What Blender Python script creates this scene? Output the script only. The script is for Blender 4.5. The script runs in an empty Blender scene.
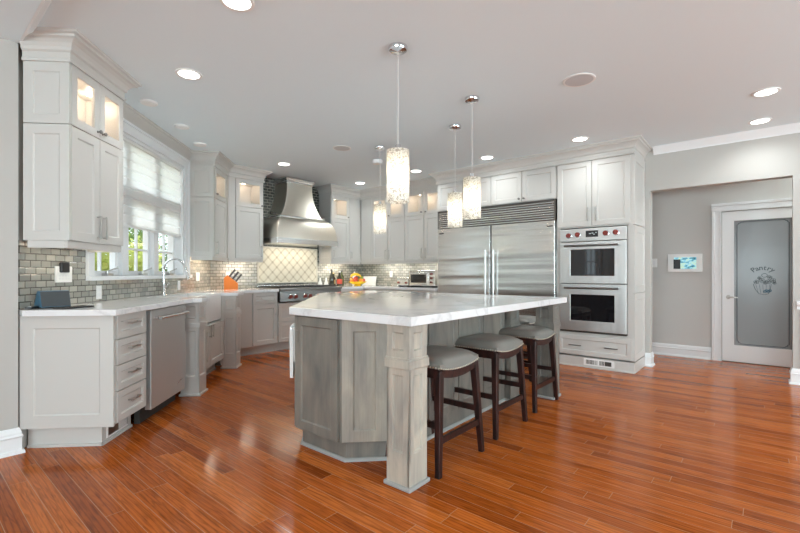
import bpy, bmesh, math, random
from mathutils import Vector, Matrix
random.seed(7)
S = math.sqrt(.5)
scn = bpy.context.scene
COL = scn.collection

# ------------------------------------------------------------------ camera, world, light, exposure
cam_d = bpy.data.cameras.new('camera')
cam_d.sensor_width = 36; cam_d.lens = 36 * 431 / 800
cam_d.shift_y = 6.5 / 800
cam_d.clip_start = .05
cam = bpy.data.objects.new('camera', cam_d)
cam.location = (0, 0, 1.17)
cam.rotation_euler = (math.radians(90), 0, math.radians(40.26))
COL.objects.link(cam); scn.camera = cam

scn.view_settings.view_transform = 'Standard'
scn.view_settings.look = 'None'
scn.view_settings.gamma = 1
scn.view_settings.use_curve_mapping = False
scn.view_settings.exposure = 0.13
scn.cycles.use_denoising = True
scn.cycles.max_bounces = 14
scn.cycles.diffuse_bounces = 10
scn.cycles.transparent_max_bounces = 12
scn.cycles.caustics_reflective = False
scn.cycles.caustics_refractive = False
scn.cycles.sample_clamp_indirect = 8

world = bpy.data.worlds.new('sky'); scn.world = world
world.use_nodes = True
wb = world.node_tree.nodes['Background']
wb.inputs[0].default_value = (.77, .925, 1.0, 1); wb.inputs[1].default_value = 2.5

def light(name, kind, loc, energy, color=(1, 1, 1), rot=(0, 0, 0), size=.2, size_y=None, parent=None, spot=None, blend=.5):
    d = bpy.data.lights.new(name, kind); d.energy = energy; d.color = color
    if kind == 'AREA':
        d.size = size
        if size_y: d.shape = 'RECTANGLE'; d.size_y = size_y
    elif kind == 'SUN': d.angle = .02
    else: d.shadow_soft_size = size
    if spot: d.spot_size = math.radians(spot); d.spot_blend = blend
    o = bpy.data.objects.new(name, d); o.location = loc; o.rotation_euler = rot
    COL.objects.link(o)
    if parent: o.parent = parent
    return o
# sun, high behind the house: it lights the garden and misses the rooms
light('sun', 'SUN', (0, 0, 12), 5, (1, .96, .88), (math.radians(38), 0, math.radians(150)))
# daylight: area lamps added outside unseen windows, tilted to fill ceiling and cabinets
DAY = (.77, .95, 1.0)
for wx, e, tilt in ((-.3, 140, 140), (2.3, 260, 118)):
    light('daylight_fill', 'AREA', (wx, -4.72, 1.3), e, DAY, (math.radians(tilt), 0, 0), 1.6, 1.6)
for wy in (1.3, 3.8):
    light('daylight_fill', 'AREA', (5.22, wy, 1.4), 165, DAY, (math.radians(124), 0, math.radians(90)), 1.6, 1.6)

light('daylight_fill', 'AREA', (-6.35, .33, 3.4), 170, (.9, .96, 1), (math.radians(62), 0, math.radians(-45)), 4.2, 2.6)  # added lamp outside the sink window, out of sight, brightens the fabric shade

# ------------------------------------------------------------------ materials
def mat(name, col=(.8, .8, .8), rough=.5, metal=0, spec=.5, coat=0, trans=0, emit=None, estr=0, alpha=1):
    m = bpy.data.materials.new(name); m.use_nodes = True
    b = m.node_tree.nodes['Principled BSDF']
    b.inputs['Base Color'].default_value = (*col, 1); b.inputs['Roughness'].default_value = rough
    b.inputs['Metallic'].default_value = metal; b.inputs['Specular IOR Level'].default_value = spec
    b.inputs['Coat Weight'].default_value = coat; b.inputs['Coat Roughness'].default_value = .08
    b.inputs['Transmission Weight'].default_value = trans
    if emit: b.inputs['Emission Color'].default_value = (*emit, 1); b.inputs['Emission Strength'].default_value = estr
    return m
class NT:
    def __init__(s, m): s.t = m.node_tree; s.b = s.t.nodes.get('Principled BSDF'); s.out = s.t.nodes['Material Output']
    def n(s, typ, **kw):
        x = s.t.nodes.new(typ)
        for k, v in kw.items():
            if k.startswith('i_'): x.inputs[k[2:].replace('_', ' ')].default_value = v
            else: setattr(x, k, v)
        return x
    def l(s, a, b): s.t.links.new(a, b)
    def coords(s, scale=(1, 1, 1), rot=(0, 0, 0), loc=(0, 0, 0), src='Object'):
        tc = s.n('ShaderNodeTexCoord'); mp = s.n('ShaderNodeMapping')
        mp.inputs['Scale'].default_value = scale; mp.inputs['Rotation'].default_value = rot; mp.inputs['Location'].default_value = loc
        s.l(tc.outputs[src], mp.inputs[0]); return mp.outputs[0]
    def ramp(s, fac, stops):
        r = s.n('ShaderNodeValToRGB'); e = r.color_ramp.elements
        while len(e) < len(stops): e.new(.5)
        for q, (p, c) in zip(e, stops): q.position = p; q.color = (*c, 1) if len(c) == 3 else c
        s.l(fac, r.inputs[0]); return r.outputs[0]
    def bump(s, h, strength=.2, dist=.01):
        b = s.n('ShaderNodeBump'); b.inputs['Strength'].default_value = strength; b.inputs['Distance'].default_value = dist
        s.l(h, b.inputs['Height']); s.l(b.outputs[0], s.b.inputs['Normal']); return b
    def mix(s, fac, a, b, mode='MIX'):
        m = s.n('ShaderNodeMix', data_type='RGBA', blend_type=mode)
        for sock, v in ((m.inputs[0], fac), (m.inputs[6], a), (m.inputs[7], b)):
            if hasattr(v, 'is_output'): s.l(v, sock)
            else: sock.default_value = v if not isinstance(v, tuple) else (*v, 1)
        return m.outputs[2]

M = {}
M['paint'] = mat('cabinet_paint', (.59, .575, .55), .38)
M['trim'] = mat('white_trim', (.80, .81, .82), .4)
M['wall'] = mat('greige_wall', (.485, .47, .445), .7)
M['hall'] = mat('grey_wall', (.58, .57, .55), .7)
M['ceil'] = mat('ceiling_white_cooled', (.785, .88, .925), .85)  # cool tint in the white offsets pink bounce from the floor
for k in ('wall', 'hall', 'ceil'):
    t = NT(M[k]); no = t.n('ShaderNodeTexNoise'); no.inputs['Scale'].default_value = 220
    t.l(t.coords(), no.inputs[0]); t.bump(no.outputs[0], .04, .003)
M['dark'] = mat('dark_recess', (.05, .045, .04), .7)
M['black'] = mat('black_plastic', (.015, .015, .017), .3)
M['nickel'] = mat('brushed_nickel', (.55, .54, .52), .28, 1)
M['chrome'] = mat('chrome', (.75, .76, .78), .1, 1)
M['dknickel'] = mat('dark_nickel', (.22, .21, .2), .3, 1)
M['white'] = mat('white_plastic', (.85, .85, .84), .35)
M['ceramic'] = mat('white_ceramic', (.86, .86, .85), .12)
M['red'] = mat('red_knob', (.22, .035, .026), .35)
M['oven_black'] = mat('oven_glass', (.01, .01, .012), .03, 0, .8)
M['espresso'] = mat('espresso_wood', (.035, .012, .010), .38, 0, .35)
t = NT(M['espresso']); no = t.n('ShaderNodeTexNoise'); no.inputs['Scale'].default_value = 6; no.inputs['Detail'].default_value = 4
t.l(t.coords((6, 6, 1)), no.inputs[0]); t.l(t.ramp(no.outputs[0], [(.35, (.012, .005, .0045)), (.7, (.045, .013, .010))]), t.b.inputs['Base Color'])
M['leather'] = mat('taupe_leather', (.20, .192, .174), .28)
t = NT(M['leather']); no = t.n('ShaderNodeTexVoronoi'); no.inputs['Scale'].default_value = 160
t.l(t.coords(), no.inputs[0]); t.bump(no.outputs[0], .12, .003)
M['nail'] = mat('nailhead', (.62, .57, .48), .3, 1)
M['orange'] = mat('orange_block', (.58, .16, .012), .4)
M['towel'] = mat('white_towel', (.84, .84, .83), .9)
M['banana'] = mat('banana_skin', (.85, .55, .03), .45)
M['apple'] = mat('red_fruit', (.6, .07, .03), .3)
M['peach'] = mat('orange_fruit', (.85, .30, .04), .4)
M['lemon'] = mat('yellow_glaze', (.85, .62, .02), .2)
M['greenfruit'] = mat('green_fruit', (.22, .32, .04), .35)
M['bottle_dark'] = mat('dark_glass', (.02, .022, .008), .06, 0, .7)
M['bottle_green'] = mat('green_glass', (.05, .07, .012), .06, 0, .7)
M['label_red'] = mat('red_label', (.65, .09, .05), .5)
M['label_gold'] = mat('gold_label', (.6, .48, .2), .5)
M['grass'] = mat('lawn', (.30, .33, .22), .9)
M['bark'] = mat('bark', (.09, .065, .045), .9)
M['device'] = mat('device_fabric', (.05, .055, .06), .6)
M['device_blue'] = mat('device_blue', (.05, .14, .22), .35)
M['mark'] = mat('etched_dark', (.035, .045, .05), .6)
M['mark2'] = mat('etched_blue', (.04, .10, .16), .6)
M['speaker'] = mat('speaker_grille', (.60, .60, .61), .8)

def emis(name, col, st):
    m = bpy.data.materials.new(name); m.use_nodes = True; t = m.node_tree
    t.nodes.remove(t.nodes['Principled BSDF']); e = t.nodes.new('ShaderNodeEmission')
    e.inputs[0].default_value = (*col, 1); e.inputs[1].default_value = st
    t.links.new(e.outputs[0], t.nodes['Material Output'].inputs[0]); return m
M['lamp'] = emis('lamp_lens', (1, .97, .92), 9)
M['bulb'] = emis('pendant_bulb', (1, .86, .62), 30)
M['puck'] = emis('cabinet_puck', (1, .84, .62), 14)

def clear_glass(name, tint=(1, 1, 1), gl=.12):
    m = bpy.data.materials.new(name); m.use_nodes = True; t = m.node_tree
    t.nodes.remove(t.nodes['Principled BSDF'])
    tr = t.nodes.new('ShaderNodeBsdfTransparent'); tr.inputs[0].default_value = (*tint, 1)
    g = t.nodes.new('ShaderNodeBsdfGlossy'); g.inputs['Roughness'].default_value = .02
    f = t.nodes.new('ShaderNodeFresnel'); f.inputs[0].default_value = 1.45
    mx = t.nodes.new('ShaderNodeMixShader')
    ge = t.nodes.new('ShaderNodeNewGeometry'); iv = t.nodes.new('ShaderNodeMath'); iv.operation = 'SUBTRACT'; iv.inputs[0].default_value = 1
    mu = t.nodes.new('ShaderNodeMath'); mu.operation = 'MULTIPLY'
    t.links.new(ge.outputs['Backfacing'], iv.inputs[1]); t.links.new(iv.outputs[0], mu.inputs[0]); t.links.new(f.outputs[0], mu.inputs[1])
    t.links.new(mu.outputs[0], mx.inputs[0]); t.links.new(tr.outputs[0], mx.inputs[1]); t.links.new(g.outputs[0], mx.inputs[2])
    t.links.new(mx.outputs[0], t.nodes['Material Output'].inputs[0]); return m
M['glass'] = clear_glass('clear_glass')

# oak floor: narrow planks running along X
m = M['floor'] = mat('oak_floor', (.3, .1, .04), .15, 0, .15)
t = NT(m)
br = t.n('ShaderNodeTexBrick', offset=0, offset_frequency=1)
br.inputs['Scale'].default_value = 1; br.inputs['Brick Width'].default_value = 1.15; br.inputs['Row Height'].default_value = .083
br.inputs['Mortar Size'].default_value = .0014; br.inputs['Mortar Smooth'].default_value = .2; br.inputs['Bias'].default_value = 0
br.inputs['Color1'].default_value = (0, 0, 0, 1); br.inputs['Color2'].default_value = (1, 1, 1, 1); br.inputs['Mortar'].default_value = (.5, .5, .5, 1)
co = t.coords()
sx = t.n('ShaderNodeSeparateXYZ'); t.l(co, sx.inputs[0])
rw = t.n('ShaderNodeMath', operation='DIVIDE'); rw.inputs[1].default_value = .083; t.l(sx.outputs['Y'], rw.inputs[0])
rf = t.n('ShaderNodeMath', operation='FLOOR'); t.l(rw.outputs[0], rf.inputs[0])
wn = t.n('ShaderNodeTexWhiteNoise', noise_dimensions='1D'); t.l(rf.outputs[0], wn.inputs['W'])
ox = t.n('ShaderNodeMath', operation='MULTIPLY_ADD'); ox.inputs[1].default_value = 3.7; t.l(wn.outputs['Value'], ox.inputs[0]); t.l(sx.outputs['X'], ox.inputs[2])
cx = t.n('ShaderNodeCombineXYZ'); t.l(ox.outputs[0], cx.inputs['X']); t.l(sx.outputs['Y'], cx.inputs['Y'])
t.l(cx.outputs[0], br.inputs[0])
tone = t.ramp(br.outputs[0], [(0, (.31, .067, .010)), (.3, (.43, .099, .0135)), (.65, (.51, .124, .018)), (1, (.58, .158, .027))])
# per-plank grain offset
cs = t.n('ShaderNodeVectorMath', operation='MULTIPLY'); cs.inputs[1].default_value = (1.9, 21, 1); t.l(co, cs.inputs[0])
off = t.n('ShaderNodeVectorMath', operation='ADD'); t.l(cs.outputs[0], off.inputs[0])
sc2 = t.n('ShaderNodeVectorMath', operation='SCALE'); sc2.inputs['Scale'].default_value = 37; t.l(br.outputs[0], sc2.inputs[0]); t.l(sc2.outputs[0], off.inputs[1])
g1 = t.n('ShaderNodeTexNoise'); g1.inputs['Scale'].default_value = 2.2; g1.inputs['Detail'].default_value = 6; g1.inputs['Distortion'].default_value = 1.4; t.l(off.outputs[0], g1.inputs[0])
gw = t.n('ShaderNodeTexWave', wave_type='RINGS'); gw.inputs['Scale'].default_value = .8; gw.inputs['Distortion'].default_value = 7; gw.inputs['Detail'].default_value = 2; gw.inputs['Detail Scale'].default_value = .7; t.l(off.outputs[0], gw.inputs[0])
c1 = t.mix(.55, tone, t.ramp(g1.outputs[0], [(.34, (.30, .27, .25)), (.56, (1, 1, 1))]), 'MULTIPLY')
c2 = t.mix(.50, c1, t.ramp(gw.outputs[0], [(.0, (.45, .38, .34)), (.3, (1, 1, 1))]), 'MULTIPLY')
c3 = t.mix(br.outputs['Fac'], c2, (.46, .24, .115))
t.l(c3, t.b.inputs['Base Color'])
wv = t.n('ShaderNodeTexNoise'); wv.inputs['Scale'].default_value = 3; t.l(t.coords((1, 6, 1)), wv.inputs[0])
hm = t.n('ShaderNodeMath', operation='MULTIPLY_ADD'); hm.inputs[1].default_value = -.25; t.l(br.outputs['Fac'], hm.inputs[0]); t.l(wv.outputs[0], hm.inputs[2])
t.bump(hm.outputs[0], .10, .010)

# quartz with faint veins
m = M['quartz'] = mat('white_quartz', (.82, .82, .82), .09, 0, .5)
t = NT(m)
n1 = t.n('ShaderNodeTexNoise'); n1.inputs['Scale'].default_value = 1.1; n1.inputs['Detail'].default_value = 7; n1.inputs['Distortion'].default_value = .6; t.l(t.coords(), n1.inputs[0])
t.l(t.ramp(n1.outputs[0], [(.0, (.80, .80, .81)), (.485, (.80, .80, .81)), (.498, (.66, .66, .67)), (.511, (.80, .80, .81)), (1, (.78, .78, .79))]), t.b.inputs['Base Color'])

# stainless steel, two directions of brushing / banding
def steel(name, scale, base=.62, rough=.25, bump=.12, tint=(1, 1, .99)):
    m = mat(name, (base * tint[0], base * tint[1], base * tint[2]), rough, 1); t = NT(m)
    n = t.n('ShaderNodeTexNoise'); n.inputs['Scale'].default_value = 1; n.inputs['Detail'].default_value = 1.5; t.l(t.coords(scale), n.inputs[0])
    n2 = t.n('ShaderNodeTexNoise'); n2.inputs['Scale'].default_value = 1; t.l(t.coords((scale[0] * 30, scale[1] * 30, scale[2] * 30)), n2.inputs[0])
    a = t.n('ShaderNodeMath', operation='MULTIPLY_ADD'); a.inputs[1].default_value = .01; t.l(n2.outputs[0], a.inputs[0]); t.l(n.outputs[0], a.inputs[2])
    t.bump(a.outputs[0], bump, .05); return m
M['steel_h'] = steel('stainless_horizontal', (.3, 3, 6), .76, .25, .5)
M['steel_v'] = steel('stainless_vertical', (8, 8, .5), .74, .42, .10)
M['steel_dw'] = steel('stainless_dishwasher', (8, 8, .5), .62, .45, .06); M['steel_dw'].node_tree.nodes['Principled BSDF'].inputs['Metallic'].default_value = .7
M['steel_range'] = steel('stainless_range', (.35, 3, 7), .24, .35, .05)
M['steel_hood'] = steel('stainless_hood', (1, 1, 5), .72, .42, .03, (1, .955, .85))

# grey stained wood
m = M['greywood'] = mat('grey_stained_wood', (.2, .19, .175), .42)
t = NT(m)
n1 = t.n('ShaderNodeTexNoise'); n1.inputs['Scale'].default_value = 2.4; n1.inputs['Detail'].default_value = 5; n1.inputs['Distortion'].default_value = .8; t.l(t.coords((3.2, 3.2, 1.1)), n1.inputs[0])
n2 = t.n('ShaderNodeTexNoise'); n2.inputs['Scale'].default_value = 3; n2.inputs['Detail'].default_value = 8; t.l(t.coords((45, 45, 1.5)), n2.inputs[0])
base = t.ramp(n1.outputs[0], [(.25, (.130, .126, .119)), (.5, (.200, .185, .163)), (.75, (.265, .240, .203))])
t.l(t.mix(.18, base, t.ramp(n2.outputs[0], [(.35, (.5, .5, .52)), (.6, (1, 1, 1))]), 'MULTIPLY'), t.b.inputs['Base Color'])

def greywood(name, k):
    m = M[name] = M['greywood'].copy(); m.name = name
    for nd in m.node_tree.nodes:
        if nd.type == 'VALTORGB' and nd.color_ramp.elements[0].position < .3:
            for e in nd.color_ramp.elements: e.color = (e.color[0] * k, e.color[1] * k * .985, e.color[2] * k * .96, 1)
greywood('post_wood', 2.2); greywood('angled_wood_lit', 1.75)  # copy for the angled face is paler: window light put into its colour
# glass subway tile; the tile plane is local X (along) / Z (up)
def tile(name, c1, c2, grout, bw, rh, rough=.08):
    m = mat(name, c1, rough, 0, .7, .4); t = NT(m)
    tc = t.n('ShaderNodeTexCoord'); sp = t.n('ShaderNodeSeparateXYZ'); cb = t.n('ShaderNodeCombineXYZ')
    t.l(tc.outputs['Object'], sp.inputs[0]); t.l(sp.outputs['X'], cb.inputs['X']); t.l(sp.outputs['Z'], cb.inputs['Y'])
    br = t.n('ShaderNodeTexBrick'); br.inputs['Scale'].default_value = 1; br.inputs['Brick Width'].default_value = bw; br.inputs['Row Height'].default_value = rh
    br.inputs['Mortar Size'].default_value = .0036; br.inputs['Mortar Smooth'].default_value = .35
    br.inputs['Color1'].default_value = (*c1, 1); br.inputs['Color2'].default_value = (*c2, 1); br.inputs['Mortar'].default_value = (*grout, 1)
    t.l(cb.outputs[0], br.inputs[0])
    # bevelled rim of each tile
    b2 = t.n('ShaderNodeTexBrick'); b2.inputs['Scale'].default_value = 1; b2.inputs['Brick Width'].default_value = bw; b2.inputs['Row Height'].default_value = rh
    b2.inputs['Mortar Size'].default_value = .0085; b2.inputs['Mortar Smooth'].default_value = .9; t.l(cb.outputs[0], b2.inputs[0])
    t.l(br.outputs['Color'], t.b.inputs['Base Color'])
    inv = t.n('ShaderNodeMath', operation='SUBTRACT'); inv.inputs[0].default_value = 1; t.l(b2.outputs['Fac'], inv.inputs[1])
    nz = t.n('ShaderNodeTexNoise'); nz.inputs['Scale'].default_value = 14; t.l(tc.outputs['Object'], nz.inputs[0])
    ad = t.n('ShaderNodeMath', operation='MULTIPLY_ADD'); ad.inputs[1].default_value = .8; t.l(nz.outputs[0], ad.inputs[0]); t.l(inv.outputs[0], ad.inputs[2])
    t.bump(ad.outputs[0], .55, .006); return m
M['tile'] = tile('glass_tile', (.44, .43, .375), (.25, .26, .24), (.05, .042, .03), .096, .0465)
M['tile_dark'] = tile('dark_glass_tile', (.06, .065, .056), (.03, .036, .032), (.40, .39, .33), .096, .0465)  # grout paled to carry glints along the tile edges

# cream lattice mosaic panel (local X / Z)
m = M['mosaic'] = mat('cream_mosaic', (.7, .64, .5), .3)
t = NT(m); tc = t.n('ShaderNodeTexCoord'); sp = t.n('ShaderNodeSeparateXYZ'); t.l(tc.outputs['Object'], sp.inputs[0])
P = .164
def trig(u, v, sgn):
    a = t.n('ShaderNodeMath', operation='MULTIPLY_ADD'); a.inputs[1].default_value = sgn; t.l(v, a.inputs[0]); t.l(u, a.inputs[2])
    b = t.n('ShaderNodeMath', operation='MULTIPLY'); b.inputs[1].default_value = math.pi / P; t.l(a.outputs[0], b.inputs[0])
    c = t.n('ShaderNodeMath', operation='SINE'); t.l(b.outputs[0], c.inputs[0])
    d = t.n('ShaderNodeMath', operation='ABSOLUTE'); t.l(c.outputs[0], d.inputs[0]); return d.outputs[0]
d1 = trig(sp.outputs['X'], sp.outputs['Z'], 1); d2 = trig(sp.outputs['X'], sp.outputs['Z'], -1)
mn = t.n('ShaderNodeMath', operation='MINIMUM'); t.l(d1, mn.inputs[0]); t.l(d2, mn.inputs[1])
mxx = t.n('ShaderNodeMath', operation='MAXIMUM'); t.l(d1, mxx.inputs[0]); t.l(d2, mxx.inputs[1])
band = t.ramp(mn.outputs[0], [(.0, (.72, .66, .53)), (.10, (.64, .58, .46)), (.26, (.66, .60, .48)), (.34, (.80, .74, .60)), (1, (.82, .77, .65))])
dot = t.ramp(mxx.outputs[0], [(.0, (.62, .58, .5)), (.42, (.64, .6, .52)), (.5, (1, 1, 1)), (1, (1, 1, 1))])
t.l(t.mix(.6, band, dot, 'MULTIPLY'), t.b.inputs['Base Color'])

# mosaic glass pendant shade, lets the bulb through
m = M['shade'] = bpy.data.materials.new('crackle_glass_shade'); m.use_nodes = True
t = NT(m); t.t.nodes.remove(t.b)
vo = t.n('ShaderNodeTexVoronoi', feature='DISTANCE_TO_EDGE'); vo.inputs['Scale'].default_value = 1; t.l(t.coords((80, 80, 130)), vo.inputs[0])
vc = t.n('ShaderNodeTexVoronoi'); vc.inputs['Scale'].default_value = 1; t.l(t.coords((80, 80, 130)), vc.inputs[0])
tl = t.n('ShaderNodeBsdfTranslucent'); tl.inputs[0].default_value = (.72, .69, .63, 1)
df = t.n('ShaderNodeBsdfPrincipled'); df.inputs['Base Color'].default_value = (.85, .84, .8, 1); df.inputs['Roughness'].default_value = .12
mx1 = t.n('ShaderNodeMixShader'); mx1.inputs[0].default_value = .5; t.l(tl.outputs[0], mx1.inputs[1]); t.l(df.outputs[0], mx1.inputs[2])
dk = t.n('ShaderNodeBsdfPrincipled'); dk.inputs['Base Color'].default_value = (.30, .27, .22, 1); dk.inputs['Metallic'].default_value = .8; dk.inputs['Roughness'].default_value = .3
spc = t.n('ShaderNodeSeparateColor'); t.l(vc.outputs['Color'], spc.inputs[0])
ed = t.n('ShaderNodeMath', operation='LESS_THAN'); ed.inputs[1].default_value = .07; t.l(vo.outputs[0], ed.inputs[0])
dc = t.n('ShaderNodeMath', operation='GREATER_THAN'); dc.inputs[1].default_value = .80; t.l(spc.outputs[0], dc.inputs[0])
mxm = t.n('ShaderNodeMath', operation='MAXIMUM'); t.l(ed.outputs[0], mxm.inputs[0]); t.l(dc.outputs[0], mxm.inputs[1])
hf = t.n('ShaderNodeMath', operation='MULTIPLY'); hf.inputs[1].default_value = .8; t.l(mxm.outputs[0], hf.inputs[0])
mx2 = t.n('ShaderNodeMixShader'); t.l(hf.outputs[0], mx2.inputs[0]); t.l(mx1.outputs[0], mx2.inputs[1]); t.l(dk.outputs[0], mx2.inputs[2])
t.l(mx2.outputs[0], t.out.inputs[0])

# translucent fabric of the window shade
m = M['blind'] = bpy.data.materials.new('sheer_shade_fabric'); m.use_nodes = True
t = NT(m); t.t.nodes.remove(t.b)
tl = t.n('ShaderNodeBsdfTranslucent'); tl.inputs[0].default_value = (.90, .90, .89, 1)
df = t.n('ShaderNodeBsdfDiffuse'); df.inputs[0].default_value = (.82, .82, .81, 1)
mx1 = t.n('ShaderNodeMixShader'); mx1.inputs[0].default_value = .4; t.l(tl.outputs[0], mx1.inputs[1]); t.l(df.outputs[0], mx1.inputs[2]); t.l(mx1.outputs[0], t.out.inputs[0])

# frosted pantry glass
m = M['frost'] = mat('frosted_glass', (.22, .225, .23), .22, 0, .5)
# leaves
for nm, c in (('leaf_light', (.50, .54, .19)), ('leaf_mid', (.32, .41, .13)), ('leaf_dark', (.14, .22, .06))):
    m = M[nm] = bpy.data.materials.new(nm); m.use_nodes = True
    t = NT(m); t.t.nodes.remove(t.b)
    tl = t.n('ShaderNodeBsdfTranslucent'); tl.inputs[0].default_value = (c[0] * 1.3, c[1] * 1.3, c[2], 1)
    df = t.n('ShaderNodeBsdfDiffuse')
    no = t.n('ShaderNodeTexNoise'); no.inputs['Scale'].default_value = 5; t.l(t.coords(), no.inputs[0])
    t.l(t.ramp(no.outputs[0], [(.3, tuple(v * .6 for v in c)), (.7, tuple(v * 1.25 for v in c))]), df.inputs[0])
    mx1 = t.n('ShaderNodeMixShader'); mx1.inputs[0].default_value = .6; t.l(tl.outputs[0], mx1.inputs[1]); t.l(df.outputs[0], mx1.inputs[2]); t.l(mx1.outputs[0], t.out.inputs[0])
# wall touch screen picture
m = M['screen'] = bpy.data.materials.new('lit_touch_screen'); m.use_nodes = True
t = NT(m); t.t.nodes.remove(t.b)
no = t.n('ShaderNodeTexNoise'); no.inputs['Scale'].default_value = 1; no.inputs['Detail'].default_value = 3; t.l(t.coords((14, 1, 26)), no.inputs[0])
em = t.n('ShaderNodeEmission'); em.inputs[1].default_value = .85
t.l(t.ramp(no.outputs[0], [(.3, (.02, .07, .08)), (.45, (.18, .5, .62)), (.52, (.45, .85, 1.0)), (.6, (.75, .9, .55)), (.7, (.35, .8, 1.0))]), em.inputs[0]); t.l(em.outputs[0], t.out.inputs[0])

# ------------------------------------------------------------------ mesh helpers
class MB:
    def __init__(s, T=None): s.bm = bmesh.new(); s.T = T or Matrix()
    def v(s, *c): return s.bm.verts.new(s.T @ Vector(c))
    def f(s, vs, sm=False):
        try: q = s.bm.faces.new(vs); q.smooth = sm
        except ValueError: pass
    def box(s, x0, x1, y0, y1, z0, z1):
        a = [s.v(x, y, z) for z in (z0, z1) for x, y in ((x0, y0), (x1, y0), (x1, y1), (x0, y1))]
        for q in ((0, 3, 2, 1), (4, 5, 6, 7), (0, 1, 5, 4), (1, 2, 6, 5), (2, 3, 7, 6), (3, 0, 4, 7)): s.f([a[i] for i in q])
        return s
    def prism(s, poly, z0, z1):
        b = [s.v(x, y, z0) for x, y in poly]; t = [s.v(x, y, z1) for x, y in poly]; n = len(poly)
        s.f(b[::-1]); s.f(t)
        for i in range(n): s.f([b[i], b[(i + 1) % n], t[(i + 1) % n], t[i]])
        return s
    def loft(s, rings, cap=True, sm=True, closed=True):
        R = [[s.v(*p) for p in r] for r in rings]
        for a, b in zip(R, R[1:]):
            n = len(a)
            for i in range(n if closed else n - 1): s.f([a[i], a[(i + 1) % n], b[(i + 1) % n], b[i]], sm)
        if cap: s.f(R[0][::-1]); s.f(R[-1])
        return s
    def lathe(s, prof, c=(0, 0, 0), n=24, sm=True, cap=True):
        return s.loft([[(c[0] + r * math.cos(2 * math.pi * i / n), c[1] + r * math.sin(2 * math.pi * i / n), c[2] + z) for i in range(n)] for r, z in prof], cap, sm)
    def tube(s, pts, r, n=10, cap=True, sm=True):
        P = [Vector(p) for p in pts]; rings = []; ref = Vector((0, 0, 1))
        if abs((P[1] - P[0]).normalized().z) > .95: ref = Vector((1, 0, 0))
        for i, p in enumerate(P):
            d = (P[min(i + 1, len(P) - 1)] - P[max(i - 1, 0)]).normalized()
            u = (ref - d * ref.dot(d)).normalized(); w = d.cross(u); ref = u
            rr = r[i] if isinstance(r, (list, tuple)) else r
            rings.append([tuple(p + u * rr * math.cos(2 * math.pi * k / n) + w * rr * math.sin(2 * math.pi * k / n)) for k in range(n)])
        return s.loft(rings, cap, sm)
    def taper(s, p0, p1, w0, w1):   # square bar between two points, widths (x,y)
        rings = []
        for p, w in ((p0, w0), (p1, w1)):
            rings.append([(p[0] + a * w[0] / 2, p[1] + b * w[1] / 2, p[2]) for a, b in ((-1, -1), (1, -1), (1, 1), (-1, 1))])
        return s.loft(rings, True, False)
    def sphere(s, c, r, n=12, sq=(1, 1, 1)):
        k = max(6, n // 2)
        return s.loft([[(c[0] + sq[0] * r * math.sin(math.pi * j / k) * math.cos(2 * math.pi * i / n), c[1] + sq[1] * r * math.sin(math.pi * j / k) * math.sin(2 * math.pi * i / n), c[2] - sq[2] * r * math.cos(math.pi * j / k)) for i in range(n)] for j in ([.02] + list(range(1, k)) + [k - .02])])
    def ring4(s, A, B):
        for i in range(4): s.f([A[i], A[(i + 1) % 4], B[(i + 1) % 4], B[i]])
    def shaker(s, x0, z0, w, h, t=.02, rail=.062, rec=.008, y=0, hole=False):
        # framed panel facing -Y; back on plane y, front on y - t
        def R(i, yy): return [s.v(x, yy, z) for x, z in ((x0 + i, z0 + i), (x0 + w - i, z0 + i), (x0 + w - i, z0 + h - i), (x0 + i, z0 + h - i))]
        b = R(0, y); f0 = R(0, y - t); f1 = R(rail, y - t)
        s.ring4(b, f0); s.ring4(f0, f1)
        if hole:
            b1 = R(rail, y); s.ring4(f1, b1); s.ring4(b1, b)
        else:
            f2 = R(rail + .007, y - t + rec); s.ring4(f1, f2); s.f(f2); s.f(b[::-1])
        return s
    def build(s, name, m, parent=None, loc=None, rotz=0, bevel=0, seg=2):
        bmesh.ops.remove_doubles(s.bm, verts=s.bm.verts, dist=1e-5)
        bmesh.ops.recalc_face_normals(s.bm, faces=s.bm.faces)
        me = bpy.data.meshes.new(name); s.bm.to_mesh(me); s.bm.free()
        if any(p.use_smooth for p in me.polygons): me.set_sharp_from_angle(angle=math.radians(50))
        me.materials.append(M[m] if isinstance(m, str) else m)
        o = bpy.data.objects.new(name, me); COL.objects.link(o)
        if parent: o.parent = parent
        if loc: o.location = loc
        if rotz: o.rotation_euler.z = rotz
        if bevel:
            md = o.modifiers.new('bevel', 'BEVEL'); md.width = bevel; md.segments = seg; md.limit_method = 'ANGLE'; md.angle_limit = math.radians(40)
        return o
def tag(o, label, cat, group=None):
    o['label'] = label; o['category'] = cat
    if group: o['group'] = group
    return o
def thing(name, label, cat, loc=(0, 0, 0), rotz=0, group=None):
    o = bpy.data.objects.new(name, None); o.empty_display_size = .1; COL.objects.link(o)
    o.location = loc; o.rotation_euler.z = rotz
    return tag(o, label, cat, group)
def struct(o, label=None, cat=None):
    o['kind'] = 'structure'
    if label: o['label'] = label
    if cat: o['category'] = cat
    return o
def dup(root, loc, label, rotz=None):
    r = root.copy(); COL.objects.link(r); r.location = loc; r['label'] = label
    if rotz is not None: r.rotation_euler.z = rotz
    for ch in list(root.children):
        c = ch.copy(); COL.objects.link(c); c.parent = r
        for g in ch.children:
            d = g.copy(); COL.objects.link(d); d.parent = c
    return r
def frA(s, q): return (-S * s + S * q, S * s + S * q)     # window-wall frame -> plan position
RA, RB = math.radians(135), math.radians(90)             # yaw of things standing on the window wall / range wall
TB = Matrix.Rotation(math.radians(-90), 4, 'Z')           # turns a -Y facing panel to face -X
CH = .93                                                  # perimeter counter height
ZC = 2.73

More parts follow.
